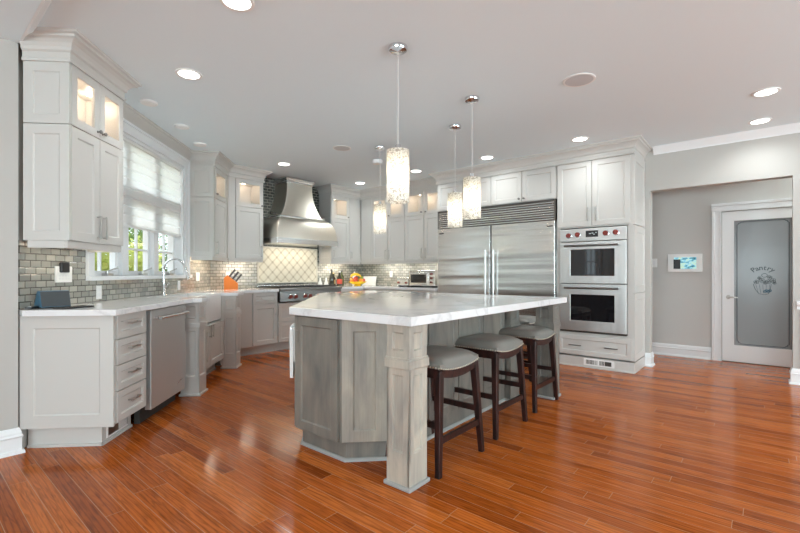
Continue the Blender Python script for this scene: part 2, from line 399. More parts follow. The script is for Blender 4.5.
# ------------------------------------------------------------------ the setting
fl = struct(MB().box(-7.5, 5.3, -4.7, 9.0, -.1, 0).build('floor', 'floor'), 'glossy red-brown oak strip floor', 'floor')
struct(MB().box(-7.2, 5.3, .535, 9.0, ZC, ZC + .12).build('ceiling', 'ceil'), 'flat white kitchen ceiling', 'ceiling')
struct(MB().box(-3.71, 5.3, -4.7, .535, 2.667, ZC + .12).build('ceiling_front', 'ceil'), 'lower ceiling of the front room', 'ceiling')
w = MB(); w.box(-3.91, -3.71, -4.7, -2.7, 0, ZC); w.box(-3.91, -3.71, -1.05, .535, 0, ZC); w.box(-3.91, -3.71, -2.7, -1.05, 0, .75); w.box(-3.91, -3.71, -2.7, -1.05, 2.25, ZC)
struct(w.build('wall_left', 'wall'), 'pale greige wall end at the left edge', 'wall')
# window wall, in its own frame: x = along the wall, y = depth outwards
OW = frA(0, -2.265)
def rootA(name): 
    o = bpy.data.objects.new(name, None); COL.objects.link(o); o.location = (*OW, 0); o.rotation_euler.z = RA; return o
X0, X1, Z0, Z1 = 3.80, 5.64, 1.145, 2.50
w = MB(); w.box(3.02, X0, 0, .2, 0, ZC); w.box(X1, 6.75, 0, .2, 0, ZC); w.box(X0, X1, 0, .2, 0, Z0); w.box(X0, X1, 0, .2, Z1, ZC)
struct(w.build('wall_window', 'wall', None, (*OW, 0), RA), 'wall with the kitchen window', 'wall')
struct(MB().box(-6.43, -6.23, 2.75, 6.35, 0, ZC).build('wall_range', 'wall'), 'wall behind the range', 'wall')
OX0, OX1, OZ = -1.10, .225, 2.20
w = MB(); w.box(-6.43, OX0, 6.15, 6.29, 0, ZC); w.box(OX1, 5.3, 6.15, 6.29, 0, ZC); w.box(OX0, OX1, 6.15, 6.29, OZ, ZC)
struct(w.build('wall_back', 'wall'), 'greige wall with the cased hall opening', 'wall')
DX0, DX1, DZ = -.44, .385, 1.985
w = MB(); w.box(-3.0, DX0, 7.15, 7.27, 0, ZC); w.box(DX1, 3.0, 7.15, 7.27, 0, ZC); w.box(DX0, DX1, 7.15, 7.27, DZ, ZC)
struct(w.build('wall_hall', 'hall'), 'grey hall wall with the pantry door', 'wall')
w = MB(); w.box(-3.1, -3.0, 6.29, 7.27, 0, ZC); w.box(3.0, 3.1, 6.29, 7.27, 0, ZC)
struct(w.build('wall_hall_ends', 'hall'))
w = MB(); w.box(-1.3, -1.2, 7.27, 8.6, 0, ZC); w.box(1.1, 1.2, 7.27, 8.6, 0, ZC); w.box(-1.3, 1.2, 8.6, 8.7, 0, ZC)
struct(w.build('wall_pantry', 'hall'))
WR = (1.3, 3.8); WF = (-.3, 2.3)  # unseen windows, added and placed so fill light reaches dark cabinets
def wall_with_windows(lo, hi, cs, along_x, a, b, hw=.85, z0=.5, z1=2.4):
    w = MB(); edges = [lo]
    for c in cs: edges += [c - hw, c + hw]
    edges.append(hi)
    def bx(u0, u1, zz0, zz1):
        if along_x: w.box(u0, u1, a, b, zz0, zz1)
        else: w.box(a, b, u0, u1, zz0, zz1)
    for i in range(len(edges) - 1):
        if i % 2 == 0: bx(edges[i], edges[i + 1], 0, ZC)
        else: bx(edges[i], edges[i + 1], 0, z0); bx(edges[i], edges[i + 1], z1, ZC)
    return w
struct(wall_with_windows(-3.91, 5.3, WF, True, -4.6, -4.5).build('wall_front', 'wall'))
struct(wall_with_windows(-4.6, 6.15, WR, False, 5.0, 5.1).build('wall_right', 'wall'))
k = 2
def plain_window(name, T, w_, z0, z1, nx=2, nz=3):
    f = MB(T); h = w_ / 2
    for a, b in ((-h, -h + .07), (h - .07, h)): f.box(a, b, -.03, .03, z0, z1)
    f.box(-h, h, -.03, .03, z0, z0 + .07); f.box(-h, h, -.03, .03, z1 - .07, z1)
    for i in range(1, nx): x = -h + w_ * i / nx; f.box(x - .015, x + .015, -.015, .015, z0, z1)
    for i in range(1, nz): z = z0 + (z1 - z0) * i / nz; f.box(-h, h, -.015, .015, z - .015, z + .015)
    o = struct(f.build(name, 'trim'))
    MB(T).box(-h + .05, h - .05, -.004, .004, z0 + .05, z1 - .05).build('glass_pane', 'glass', o)
for x in WF: plain_window(f'window_{k}', Matrix.Translation((x, -4.55, 0)), 1.7, .5, 2.4, 3, 4); k += 1
for y in WR: plain_window(f'window_{k}', Matrix.Translation((5.05, y, 0)) @ Matrix.Rotation(RB, 4, 'Z'), 1.7, .5, 2.4, 3, 4); k += 1
plain_window(f'window_{k}', Matrix.Translation((-3.81, -1.875, 0)) @ Matrix.Rotation(RB, 4, 'Z'), 1.65, .75, 2.25, 4, 4)

def sweep(mb, path, prof, closed_ends=True):
    """profile (out, z) carried along a plan path; out points to the right of travel"""
    P = [Vector(p) for p in path]; rings = []
    for i, p in enumerate(P):
        d0 = (P[i] - P[i - 1]).normalized() if i > 0 else None
        d1 = (P[i + 1] - P[i]).normalized() if i < len(P) - 1 else None
        n0 = Vector((d0.y, -d0.x)) if d0 else None; n1 = Vector((d1.y, -d1.x)) if d1 else None
        if n0 is None: m_ = n1
        elif n1 is None: m_ = n0
        else: b = (n0 + n1).normalized(); m_ = b / max(.2, b.dot(n0))
        rings.append([(p.x + m_.x * o, p.y + m_.y * o, z) for o, z in prof])
    mb.loft(rings, True, False)
    return mb
CAB_CROWN = [(0, 2.555), (.012, 2.555), (.014, 2.572), (.006, 2.58), (.006, 2.618), (.018, 2.628), (.022, 2.648), (.035, 2.668), (.055, 2.685), (.074, 2.692), (.078, 2.706), (.094, 2.712), (.096, 2.7295), (0, 2.7295)]
WALL_CROWN = [(0, 2.612), (.012, 2.612), (.016, 2.632), (.03, 2.65), (.055, 2.675), (.07, 2.69), (.074, 2.704), (.088, 2.71), (.09, 2.7295), (0, 2.7295)]
BASEB = [(0, 0), (.032, 0), (.03, .018), (.017, .024), (.017, .10), (.024, .112), (.016, .122), (.016, .135), (.010, .155), (.004, .165), (0, .165)]
# cabinet geometry constants
QU, XU, YU, YF = -1.94, -5.88, 5.78, 5.56
cornU = (XU, QU / S - XU)
n_trim = 1
def trim(mb, m='trim', label=None):
    global n_trim
    o = struct(mb.build(f'trim_{n_trim}', m), label, 'trim' if label else None); n_trim += 1; return o
trim(sweep(MB(), [frA(3.006, -2.22), frA(3.006, -1.93), frA(3.64, -1.93), frA(3.64, -2.262)], CAB_CROWN), 'paint', 'stepped crown on the tall cabinet left of the window')
trim(sweep(MB(), [frA(3.655, -2.264), frA(5.76, -2.264)], WALL_CROWN), 'paint', 'crown moulding above the window')
trim(sweep(MB(), [frA(5.77, -2.262), frA(5.77, QU), cornU, (XU, 3.70), (-6.228, 3.70)], CAB_CROWN), 'paint', 'crown on the corner cabinets left of the hood')
trim(sweep(MB(), [(-6.228, 5.06), (XU, 5.06), (XU, YU), (-3.945, YU), (-3.945, YF), (-1.165, YF), (-1.165, 6.148)], CAB_CROWN), 'paint', 'long crown over the hood-side cabinets and refrigerator')
trim(sweep(MB(), [(-1.06, 6.149), (5.0, 6.149)], [(o, z + .0) for o, z in [(0, 2.64), (.01, 2.64), (.014, 2.655), (.03, 2.675), (.05, 2.70), (.06, 2.71), (.075, 2.7295), (0, 2.7295)]]), 'trim', 'thin crown on the wall over the hall opening')
trim(sweep(MB(), [(5.0, .536), (-3.70, .536)], [(0, 2.60 + .067), (.012, 2.667), (.02, 2.685), (.045, 2.70), (.055, 2.715), (.06, 2.7295), (0, 2.7295)]), 'trim', 'crown on the ceiling step at the upper left')
struct(sweep(MB(), [(-3.709, -1.0), (-3.709, .5345), (-3.76, .5345)], BASEB).build('baseboard_left', 'trim'))
w = sweep(MB(), [(-1.165 + .012, 6.149), (OX0 + .001, 6.149), (OX0 + .001, 6.29)], BASEB)
struct(w.build('baseboard_back', 'trim'))
w = sweep(MB(), [(OX1 - .001, 6.29), (OX1 - .001, 6.149), (5.0, 6.149)], BASEB)
struct(w.build('baseboard_right', 'trim'))
struct(sweep(MB(), [(-3.0, 7.149), (-.55, 7.149)], BASEB).build('baseboard_hall', 'trim'))
# chair rail and wainscot panel just right of the opening
w = sweep(MB(), [(OX1 + .03, 6.149), (5.0, 6.149)], [(0, .79), (.014, .79), (.014, .82), (.03, .835), (.036, .86), (.03, .875), (0, .875)])
w.T = Matrix.Translation((0, 6.15, 0))
for i in range(5): w.shaker(OX1 + .06 + i * .9, .17, .86, .60, .012, .07, .006)
trim(w, 'trim', 'chair rail and panelling beside the hall opening')

# kitchen window (frame x = along wall, y = outwards)
win = struct(rootA('window_1'), 'white triple casement window over the sink', 'window')
w = MB()
w.box(X0 - .10, X0, -.022, .0, Z0, Z1 + .11); w.box(X1, X1 + .11, -.022, .0, Z0, Z1 + .11); w.box(X0, X1, -.022, .0, Z1, Z1 + .11)
w.box(X0 - .10, X0 - .075, -.034, 0, Z0, Z1 + .11); w.box(X1 + .085, X1 + .11, -.034, 0, Z0, Z1 + .11); w.box(X0 - .10, X1 + .11, -.036, 0, Z1 + .085, Z1 + .111)
w.build('casing', 'trim', win, bevel=.003)
MB().box(X0 - .10, X1 + .125, -.058, .09, Z0 - .038, Z0).build('sill', 'trim', win, bevel=.006)
w = MB(); w.box(X0, X0 + .03, .0, .19, Z0, Z1); w.box(X1 - .03, X1, .0, .19, Z0, Z1); w.box(X0, X1, .0, .19, Z1 - .03, Z1); w.box(X0, X1, .085, .19, Z0, Z0 + .02)
cs = [4.09, 4.715, 5.335]
for c in (4.4025, 5.025): w.box(c - .055, c + .055, .05, .17, Z0, 1.92); w.box(c - .028, c + .028, .06, .17, 2.02, Z1)
w.box(X0, X1, .05, .17, 1.92, 2.02)
w.build('frame', 'trim', win, bevel=.002)
for c in cs:
    for z0, z1, mz in ((Z0 + .02, 1.92, (1.414, 1.665)), (2.02, Z1 - .03, ())):
        s_ = MB(); up = z0 > 2; a, b = (c - .278, c + .278) if up else (c - .255, c + .255); fr_w = .02 if up else .045
        s_.box(a, a + fr_w, .09, .135, z0, z1); s_.box(b - fr_w, b, .09, .135, z0, z1); s_.box(a, b, .09, .135, z0, z0 + .025); s_.box(a, b, .09, .135, z1 - .04, z1)
        so = s_.build('sash', 'trim', win, bevel=.002)
        if mz:
            mu = MB(); mu.box(c - .010, c + .010, .1, .125, z0, z1)
            for z in mz: mu.box(a, b, .1, .125, z - .010, z + .010)
            mu.build('muntin', 'trim', so)
        MB().box(a + .03, b - .03, .108, .112, z0 + .02, z1 - .03).build('glass_pane', 'glass', so)
    cr = MB(); cr.box(c - .035, c + .055, .02, .07, Z0, Z0 + .022); cr.lathe([(.014, .02), (.014, .045)], (c, .045, Z0), 12)
    cr.tube([(c, .045, Z0 + .04), (c + .05, .03, Z0 + .055), (c + .095, .01, Z0 + .072)], .007); cr.sphere((c + .10, .008, Z0 + .076), .011, 8)
    cr.build('crank', 'nickel', win)

# sheer shade hanging in the window
sh = thing('window_shade', 'sheer white pleated shade lowered halfway over the sink window', 'window shade', (*OW, 0), RA)
zb, zt = 1.63, 2.45; npl = 9; P_ = []
for i in range(npl):
    z0 = zb + (zt - zb) * i / npl; z1 = zb + (zt - zb) * (i + 1) / npl
    P_ += [(.012, z0), (-.002, z0 + .012), (.008, z0 + .03), (.012, z1 - .004)]
w = MB(); w.loft([[(x, y + .02, z) for y, z in P_] for x in (X0 + .035, X1 - .035)], False, False, False); w.build('fabric', 'blind', sh)
MB().box(X0 + .033, X1 - .033, .012, .05, 2.44, 2.468).build('head_rail', 'white', sh, bevel=.003)
MB().box(X0 + .035, X1 - .035, .016, .036, zb - .016, zb + .004).build('bottom_rail', 'white', sh, bevel=.003)

# backsplashes
def splash(x0, x1, z0, z1, loc, rz, m='tile', holes=None):
    w = MB(); w.box(x0, x1, -.010, 0, z0, z1)
    return w
w = MB(); w.box(3.025, X0 - .10, -.010, 0, CH, 1.385); w.box(X0 - .10, X1 + .125, -.010, 0, CH, Z0 - .039); w.box(X1 + .126, 6.542, -.010, 0, CH, 1.385)
o = struct(w.build(f'trim_{n_trim}', 'tile', None, (*OW, 0), RA), 'glass subway tile backsplash under the window', 'backsplash'); n_trim += 1
w = MB(); w.box(3.035, 3.70, -.010, 0, CH, 1.385); w.box(5.06, 6.14, -.010, 0, CH, 1.385); w.box(3.70, 5.06, -.010, 0, CH, 1.36)
o = struct(w.build(f'trim_{n_trim}', 'tile', None, (-6.23, 0, 0), RB), 'glass subway tile backsplash behind the range', 'backsplash'); n_trim += 1
w = MB(); w.box(3.70, 5.06, -.010, 0, 1.36, ZC)
o = struct(w.build(f'trim_{n_trim}', 'tile_dark', None, (-6.23, 0, 0), RB), 'dark glass tile around the hood', 'backsplash'); n_trim += 1
w = MB(); w.box(-6.22, -3.95, -.010, 0, CH, 1.385)
o = struct(w.build(f'trim_{n_trim}', 'tile', None, (0, 6.15, 0)), 'glass subway tile backsplash behind the toaster oven', 'backsplash'); n_trim += 1

# pantry door in the hall
dr = struct(bpy.data.objects.new('door_1', None), 'white pantry door with a frosted etched glass pane', 'door'); COL.objects.link(dr); dr.location = (0, 7.15, 0)
w = MB(T=Matrix.Translation((0, .03, 0))); w.shaker(-.435, .008, .815, 1.972, .03, .125, .004, 0, True)
w.box(-.435, .38, -.0299, -.0001, .008, .225)
w.build('slab', 'trim', dr)
MB().box(-.315, .26, .012, .02, .222, 1.862).build('glass_pane', 'frost', dr)
w = MB(); cw = .105
for sx, xa, xb in ((1, DX0 - cw, DX0 - .003), (-1, DX1 + cw, DX1 + .003)):
    w.prism([(xa, 0), (xa, -.034), (xa + sx * .028, -.034), (xa + sx * .034, -.020), (xb - sx * .022, -.020), (xb - sx * .018, -.026), (xb, -.026), (xb, 0)], 0, DZ + .003)
w.loft([[(x, y, z) for y, z in ((0, DZ + .0035), (-.026, DZ + .0035), (-.026, DZ + .02), (-.02, DZ + .025), (-.02, DZ + .072), (-.034, DZ + .078), (-.036, DZ + .108), (0, DZ + .108))] for x in (DX0 - cw - .004, DX1 + cw + .004)], True, False)
w.build('casing', 'trim', dr)
hd = MB(); hd.lathe([(.026, 0), (.026, .006), (.01, .01), (.01, .045)], n=16); hd.T = Matrix.Identity(4)
hd.bm.transform(Matrix.Translation((-.37, 0, .853)) @ Matrix.Rotation(RB, 4, 'X'))
hd.tube([(-.37, -.045, .853), (-.33, -.05, .855), (-.27, -.045, .85)], [.010, .009, .007]); hd.build('handle', 'nickel', dr)
# etched border and picture on the pane
w = MB(); yy = .0105
def etch(pts, r=.0035, b=None): (b or w).tube([(x, yy, z) for x, z in pts], r, 4)
bx0, bx1, bz0, bz1, c = -.28, .228, .245, 1.835, .035
etch([(bx0, bz0 + c), (bx0, bz1 - c), (bx0 + .012, bz1 - c + .004), (bx0 + .016, bz1 - .018), (bx0 + c, bz1 - .012), (bx0 + c, bz1), (bx1 - c, bz1), (bx1 - c, bz1 - .012), (bx1 - .016, bz1 - .018), (bx1 - .012, bz1 - c + .004), (bx1, bz1 - c), (bx1, bz0 + c), (bx1 - .012, bz0 + c), (bx1 - .016, bz0 + .018), (bx1 - c, bz0 + .012), (bx1 - c, bz0), (bx0 + c, bz0), (bx0 + c, bz0 + .012), (bx0 + .016, bz0 + .018), (bx0 + .012, bz0 + c), (bx0, bz0 + c)])
w.build('etched_border', 'mark', dr)
w = MB()
def loop(cx, cz, rx, rz, n=10, r=.0028, b=None): etch([(cx + rx * math.cos(2 * math.pi * i / n), cz + rz * math.sin(2 * math.pi * i / n)) for i in range(n + 1)], r, b)
rnd = random.Random(3)
loop(-.005, 1.14, .028, .024)
for fx, fz_, fr_ in ((-.085, 1.055, .026), (-.03, 1.075, .03), (.03, 1.06, .028), (.075, 1.075, .03), (-.055, 1.105, .02), (.045, 1.115, .024), (.0, 1.045, .02), (.09, 1.045, .018)):
    for q in range(5):
        a = 2 * math.pi * q / 5 + fx * 9; loop(fx + fr_ * .62 * math.cos(a), fz_ + fr_ * .62 * math.sin(a), fr_ * .42, fr_ * .42, 7, .0022)
    loop(fx, fz_, fr_ * .22, fr_ * .22, 6, .002)
etch([(-.115, 1.03), (-.10, .97), (-.06, .905), (-.01, .893), (.03, .905), (.05, .96), (.06, 1.03)], .0022)
for i in range(5): etch([(-.09 + .034 * i, 1.025), (-.065 + .025 * i, .91)], .0014)
w.build('etched_basket', 'mark', dr)
b2 = MB()
for i in range(4): loop(.0 + .016 * i, .935 + .012 * (i % 2), .014, .012, 7, .0045, b2)
b2.build('etched_flower', 'mark2', dr)
tm = []
for i, chh in enumerate('Pantry'):
    cu = bpy.data.curves.new('letter', 'FONT'); cu.body = chh; cu.size = .085; cu.align_x = 'CENTER'; cu.extrude = .0006; cu.offset = .001
    o = bpy.data.objects.new('letter', cu); COL.objects.link(o)
    a = math.radians((i - 2.5) * 15.5)
    o.matrix_world = Matrix.Translation((-.02 + .125 * math.sin(a) * 1.0, .0105, 1.105 + .105 * math.cos(a))) @ Matrix.Rotation(a, 4, 'Y') @ Matrix.Rotation(RB, 4, 'X')
    tm.append(o)
bpy.context.view_layer.update()
bm = bmesh.new(); dg = bpy.context.evaluated_depsgraph_get()
for o in tm:
    me = bpy.data.meshes.new_from_object(o.evaluated_get(dg)); me.transform(o.matrix_world); bm.from_mesh(me)
for o in tm: bpy.data.objects.remove(o)
me = bpy.data.meshes.new('lettering'); bm.to_mesh(me); bm.free(); me.materials.append(M['mark'])
lt = bpy.data.objects.new('lettering', me); COL.objects.link(lt); lt.parent = dr

# garden outside
struct(MB().box(-30, -3.95, -14, 26, -.35, -.25).build('ground', 'grass'))
def shrub(name, label, cat, loc, rx, rz, zc, n, leafm, seed, lsz=.07, grp=None):
    r = random.Random(seed)
    root = thing(name, label, cat, (*loc, -.25), 0, grp)
    st = MB(); st.tube([(0, 0, 0), (.03, .02, zc * .5), (0, 0, zc + rz * .3)], [.07, .05, .02], 8)
    for i in range(5):
        a = i * 1.3; st.tube([(0, 0, zc * .45), (rx * .5 * math.cos(a), rx * .5 * math.sin(a), zc + rz * .2)], [.03, .01], 6)
    st.build('trunk', 'bark', root)
    lf = MB()
    blobs = [(r.uniform(-.55, .55) * rx, r.uniform(-.55, .55) * rx, zc + r.uniform(-.65, .6) * rz, r.uniform(.3, .5)) for _ in range(14)]
    for i in range(n):
        bx, by, bz, br_ = blobs[i % 14]
        d = Vector((r.gauss(0, 1), r.gauss(0, 1), r.gauss(0, 1))).normalized()
        k_ = r.random() ** .35
        p = Vector((bx + d.x * br_ * rx * 1.1 * k_, by + d.y * br_ * rx * 1.1 * k_, bz + d.z * br_ * rz * k_))
        if p.z < .05: p.z = .05 + r.random() * .1
        u = Vector((r.gauss(0, 1), r.gauss(0, 1), r.gauss(0, .6))).normalized(); v_ = u.cross(d + Vector((0, 0, .3))).normalized()
        L = lsz * r.uniform(.7, 1.3)
        lf.f([lf.v(*(p - u * L)), lf.v(*(p + v_ * L * .45)), lf.v(*(p + u * L)), lf.v(*(p - v_ * L * .45))])
    bmm = lf.bm
    me = bpy.data.meshes.new('foliage'); bmm.to_mesh(me); bmm.free(); me.materials.append(M[leafm])
    o = bpy.data.objects.new('foliage', me); COL.objects.link(o); o.parent = root
    return root
G = 'trees outside the sink window'
for i, (s_, q_, rx, rz, zc, lm, nm) in enumerate([
        (7.0, -4.6, 1.1, 1.0, 1.05, 'leaf_light', 'yellow-green bush nearest the window glass'),
        (9.0, -5.6, .95, 1.1, 1.1, 'leaf_mid', 'mid green bush beyond the middle casement'),
        (11.5, -6.2, 1.1, 1.2, 1.2, 'leaf_light', 'light green tree beyond the right casement'),
        (14.0, -8.8, 1.8, 1.9, 2.0, 'leaf_mid', 'taller green tree farther behind the bushes'),
        (18.2, -8.4, 1.8, 1.9, 2.0, 'leaf_dark', 'dark tree at the back of the garden'),
        (9.3, -9.2, 1.9, 1.9, 1.9, 'leaf_light', 'light green tree seen past the left casement')]):
    shrub('garden_tree', nm, 'tree', frA(s_, q_), rx, rz, zc, 5200, lm, 11 + i, .075, None)
shrub('garden_tree', 'tree outside the front room side window', 'tree', (-6.0, -1.9), 1.4, 1.9, 1.9, 4200, 'leaf_mid', 40, .08)

# ------------------------------------------------------------------ cabinet builders (front plane y = 0, depth +y, x to the right)
def pull(parent, x, z, L, vert=True, y=-.02, m='nickel'):
    w = MB(); r = .0055
    if vert:
        w.box(x - r, x + r, y - .034, y - .024, z - L / 2, z + L / 2)
        for zz in (z - L / 2 + .012, z + L / 2 - .012): w.box(x - .005, x + .005, y - .026, y, zz - .005, zz + .005)
    else:
        w.box(x - L / 2, x + L / 2, y - .034, y - .024, z - r, z + r)
        for xx in (x - L / 2 + .012, x + L / 2 - .012): w.box(xx - .005, xx + .005, y - .026, y, z - .005, z + .005)
    return w.build('handle', m, parent, bevel=.0015)
def knob(parent, x, z, y=-.02):
    w = MB(); w.lathe([(.009, 0), (.005, .006), (.005, .014), (.013, .02), (.015, .027), (.010, .032), (.002, .033)], n=14)
    w.bm.transform(Matrix.Translation((x, y, z)) @ Matrix.Rotation(RB, 4, 'X'))
    return w.build('knob', 'dknickel', parent)
def door(root, x, z, w_, h, hx=None, hz=None, L=.15, kind='pull', name='door', m='paint', rail=.06, vert=True, rec=.011):
    x += .002; z += .001; w_ -= .004; h -= .002
    d = MB().shaker(x, z, w_, h, .02, rail, rec).build(name, m, root, bevel=.0012, seg=1)
    if hx is not None:
        if kind == 'pull': pull(d, hx, hz, L, vert)
        else: knob(d, hx, hz)
    return d
def glass_door(root, x, z, w_, h, kx, kz, rail=.06):
    x += .002; z += .001; w_ -= .004; h -= .002
    d = MB().shaker(x, z, w_, h, .02, rail, .008, 0, True).build('door', 'paint', root, bevel=.0012, seg=1)
    MB().box(x + rail - .004, x + w_ - rail + .004, -.012, -.008, z + rail - .004, z + h - rail + .004).build('glass_pane', 'glass', d)
    knob(d, kx, kz)
    return d
ZS, ZT, ZL, ZV = 2.150, 2.555, 1.385, 1.335     # split, top, bottom, light rail bottom of the uppers
WARM = (1, .80, .60)
def upper_body(root, x0, x1, dep, bays, zs=ZS):
    """closed box below the split, open lit box above"""
    w = MB(); w.box(x0, x1, .0, dep, ZL, zs)
    w.box(x0, x1, dep - .012, dep, zs, ZT); w.box(x0, x0 + .018, 0, dep - .012, zs, ZT); w.box(x1 - .018, x1, 0, dep - .012, zs, ZT); w.box(x0, x1, 0, dep, ZT - .018, ZT)
    b = w.build('body', 'paint', root)
    for a, c in bays:
        p = MB(); p.lathe([(.03, 0), (.03, .008)], ((a + c) / 2, dep * .5, ZT - .027), 14)
        p.build('puck_light', 'puck', root)
        light('lamp', 'POINT', ((a + c) / 2, dep * .5, ZT - .06), 1.0, WARM, size=.025, parent=root)
    return b
def light_rail(root, x0, x1, y0=-.006, y1=.02, side=None, dep=.3):
    w = MB(); w.box(x0, x1, y0, y1, ZV, ZL)
    if side == 'L' or side == 'LR': w.box(x0, x0 + .024, y1, dep, ZV, ZL)
    if side == 'R' or side == 'LR': w.box(x1 - .024, x1, y1, dep, ZV, ZL)
    w.build('light_rail', 'paint', root, bevel=.004)
def under_light(root, x, w_, dep, e, col=WARM):
    light('lamp', 'AREA', (x, dep * .55, ZL - .012), e * 1.7, col, (0, 0, 0), w_, .05, root)

# ---- tall upper cabinet left of the window (window-wall frame)
DU = .272
c = thing('upper_cabinet', 'tall stacked wall cabinet with two glass doors left of the window', 'cabinet', (*frA(3.02, -1.95), 0), RA)
MB().box(.06, .62, DU, .312, ZL, ZT).build('back_filler', 'paint', c)
upper_body(c, 0, .62, DU, [(0, .31), (.31, .62)])
pn = MB(TB); DPX = DU - .004
pn2 = MB(Matrix.Rotation(math.radians(-90), 4, 'Z'))
# side panels face the camera (local -x): a -Y panel turned by -90 deg; its x axis then runs along -y
for z0, z1 in ((ZL, ZS - .003), (ZS + .003, ZT)): pn.shaker(-DPX, z0, DPX + .016, z1 - z0, .016, .06, .007)
pn.build('side_panel', 'paint', c, bevel=.0012, seg=1)
door(c, .002, ZL, .307, ZS - ZL - .004, .277, 1.50, .17); door(c, .311, ZL, .307, ZS - ZL - .004, .343, 1.50, .17)
glass_door(c, .002, ZS + .003, .307, ZT - ZS - .003, .282, ZS + .045, .058); glass_door(c, .311, ZS + .003, .307, ZT - ZS - .003, .338, ZS + .045, .058)
light_rail(c, -.016, .62, -.006, .02, 'LR', DU - .03); under_light(c, .3, .5, DU, .55, (1, .86, .68))

# ---- corner upper cabinet (glass door narrow, along the window wall) with its filler to the range wall
c = thing('upper_cabinet', 'narrow corner wall cabinet between the window and the knife block', 'cabinet', (*frA(5.77, QU - .02), 0), RA)
DA = .292
upper_body(c, 0, .56, DA, [(.05, .52)])
pn = MB(TB)
for z0, z1 in ((ZL, ZS - .003), (ZS + .003, ZT)): pn.shaker(-DA + .006, z0, DA + .012, z1 - z0, .016, .055, .007)
pn.build('side_panel', 'paint', c, bevel=.0012, seg=1)
door(c, .03, ZL, .48, ZS - ZL - .004, .075, 1.50, .17); glass_door(c, .03, ZS + .003, .48, ZT - ZS - .003, .075, ZS + .06)
# filler polygon, given in plan and turned into the cabinet's frame
inv = (Matrix.Translation((*frA(5.77, QU - .02), 0)) @ Matrix.Rotation(RA, 4, 'Z')).inverted()
def loc2(p): v_ = inv @ Vector((p[0], p[1], 0)); return (v_.x, v_.y)
poly = [frA(6.335, QU - .02), frA(6.335, QU), (cornU[0], cornU[1]), (XU, 3.235), (XU - .02, 3.235), (-6.20, 3.235), (-6.20, 3.06)]
MB().prism([loc2(p) for p in poly][::-1], ZL, ZT).build('corner_filler', 'paint', c)
light_rail(c, -.016, .60, -.006, .02, 'L', DA - .03); under_light(c, .3, .4, DA, 1.8)

# ---- upper cabinet left of the hood (range-wall frame: x = world y)
c = thing('upper_cabinet', 'wall cabinet with one glass door immediately left of the hood', 'cabinet', (XU - .02, 3.24, 0), RB)
DB = .318
upper_body(c, 0, .46, DB, [(.03, .43)])
door(c, .004, ZL, .452, ZS - ZL - .004, .42, 1.50, .17); glass_door(c, .004, ZS + .003, .452, ZT - ZS - .003, .425, ZS + .045)
light_rail(c, -.1, .46, -.006, .02, 'R', DB - .02); under_light(c, .2, .4, DB, 1.7)

# ---- upper cabinet right of the hood with the blind corner door
c = thing('upper_cabinet', 'wall cabinet immediately right of the hood reaching the corner', 'cabinet', (XU - .02, 5.06, 0), RB)
upper_body(c, 0, .43, DB, [(.03, .40)])
MB().box(.43, 1.06, .0, DB, ZL, ZT).build('corner_body', 'paint', c)
pn = MB(TB)
for z0, z1 in ((ZL, ZS - .003), (ZS + .003, ZT)): pn.shaker(-DB + .006, z0, DB + .008, z1 - z0, .012, .055, .006)
pn.build('side_panel', 'paint', c, bevel=.0012, seg=1)
door(c, .004, ZL, .422, ZS - ZL - .004, .04, 1.50, .17); glass_door(c, .004, ZS + .003, .422, ZT - ZS - .003, .395, ZS + .045)
w = MB(); w.box(.432, .715, -.02, 0, ZL, ZT); d = w.build('door', 'paint', c, bevel=.001, seg=1); pull(d, .475, 1.50, .12)
light_rail(c, -.012, .735, -.006, .02, 'L', DB - .02); under_light(c, .3, .5, DB, 2.2, (1, .9, .76))

# ---- two upper cabinets over the toaster oven counter
c = thing('upper_cabinet', 'wall cabinet with a blank filler and glass doors above the fruit bowl', 'cabinet', (-5.86, YU + .02, 0))
upper_body(c, .27, 1.07, .342, [(.29, .67), (.67, 1.05)])
MB().box(.0, .27, -.02, .342, ZL, ZT).build('filler', 'paint', c)
for a, hx in ((.274, .63), (.674, .715)):
    door(c, a, ZL, .392, ZS - ZL - .004, hx, 1.50, .17); glass_door(c, a, ZS + .003, .392, ZT - ZS - .003, hx, ZS + .045)
light_rail(c, -.03, 1.07); under_light(c, .6, .7, .34, 2.2, (1, .94, .84))
c = thing('upper_cabinet', 'wall cabinet with glass doors between the fruit bowl cabinet and refrigerator', 'cabinet', (-4.788, YU + .02, 0))
upper_body(c, 0, .838, .342, [(.02, .41), (.42, .81)])
for a, hx in ((.004, .375), (.424, .465)):
    door(c, a, ZL, .410, ZS - ZL - .004, hx, 1.50, .17); glass_door(c, a, ZS + .003, .410, ZT - ZS - .003, hx, ZS + .045)
light_rail(c, 0, .838); under_light(c, .42, .7, .34, 2.2, (1, .94, .84))

# ---- cabinet over the refrigerator and its surround
c = thing('upper_cabinet', 'four-door cabinet above the refrigerator', 'cabinet', (-3.945, YF + .02, 0))
MB().box(0, 1.885, 0, .565, 2.135, ZT).build('body', 'paint', c)
MB().box(-.001, .014, -.001, .565, 0, 2.133).build('side_panel', 'paint', c)
for i in range(4):
    a = .006 + i * .470
    door(c, a, 2.142, .464, ZT - 2.145, a + (.43 if i % 2 == 0 else .034), 2.185, kind='knob')

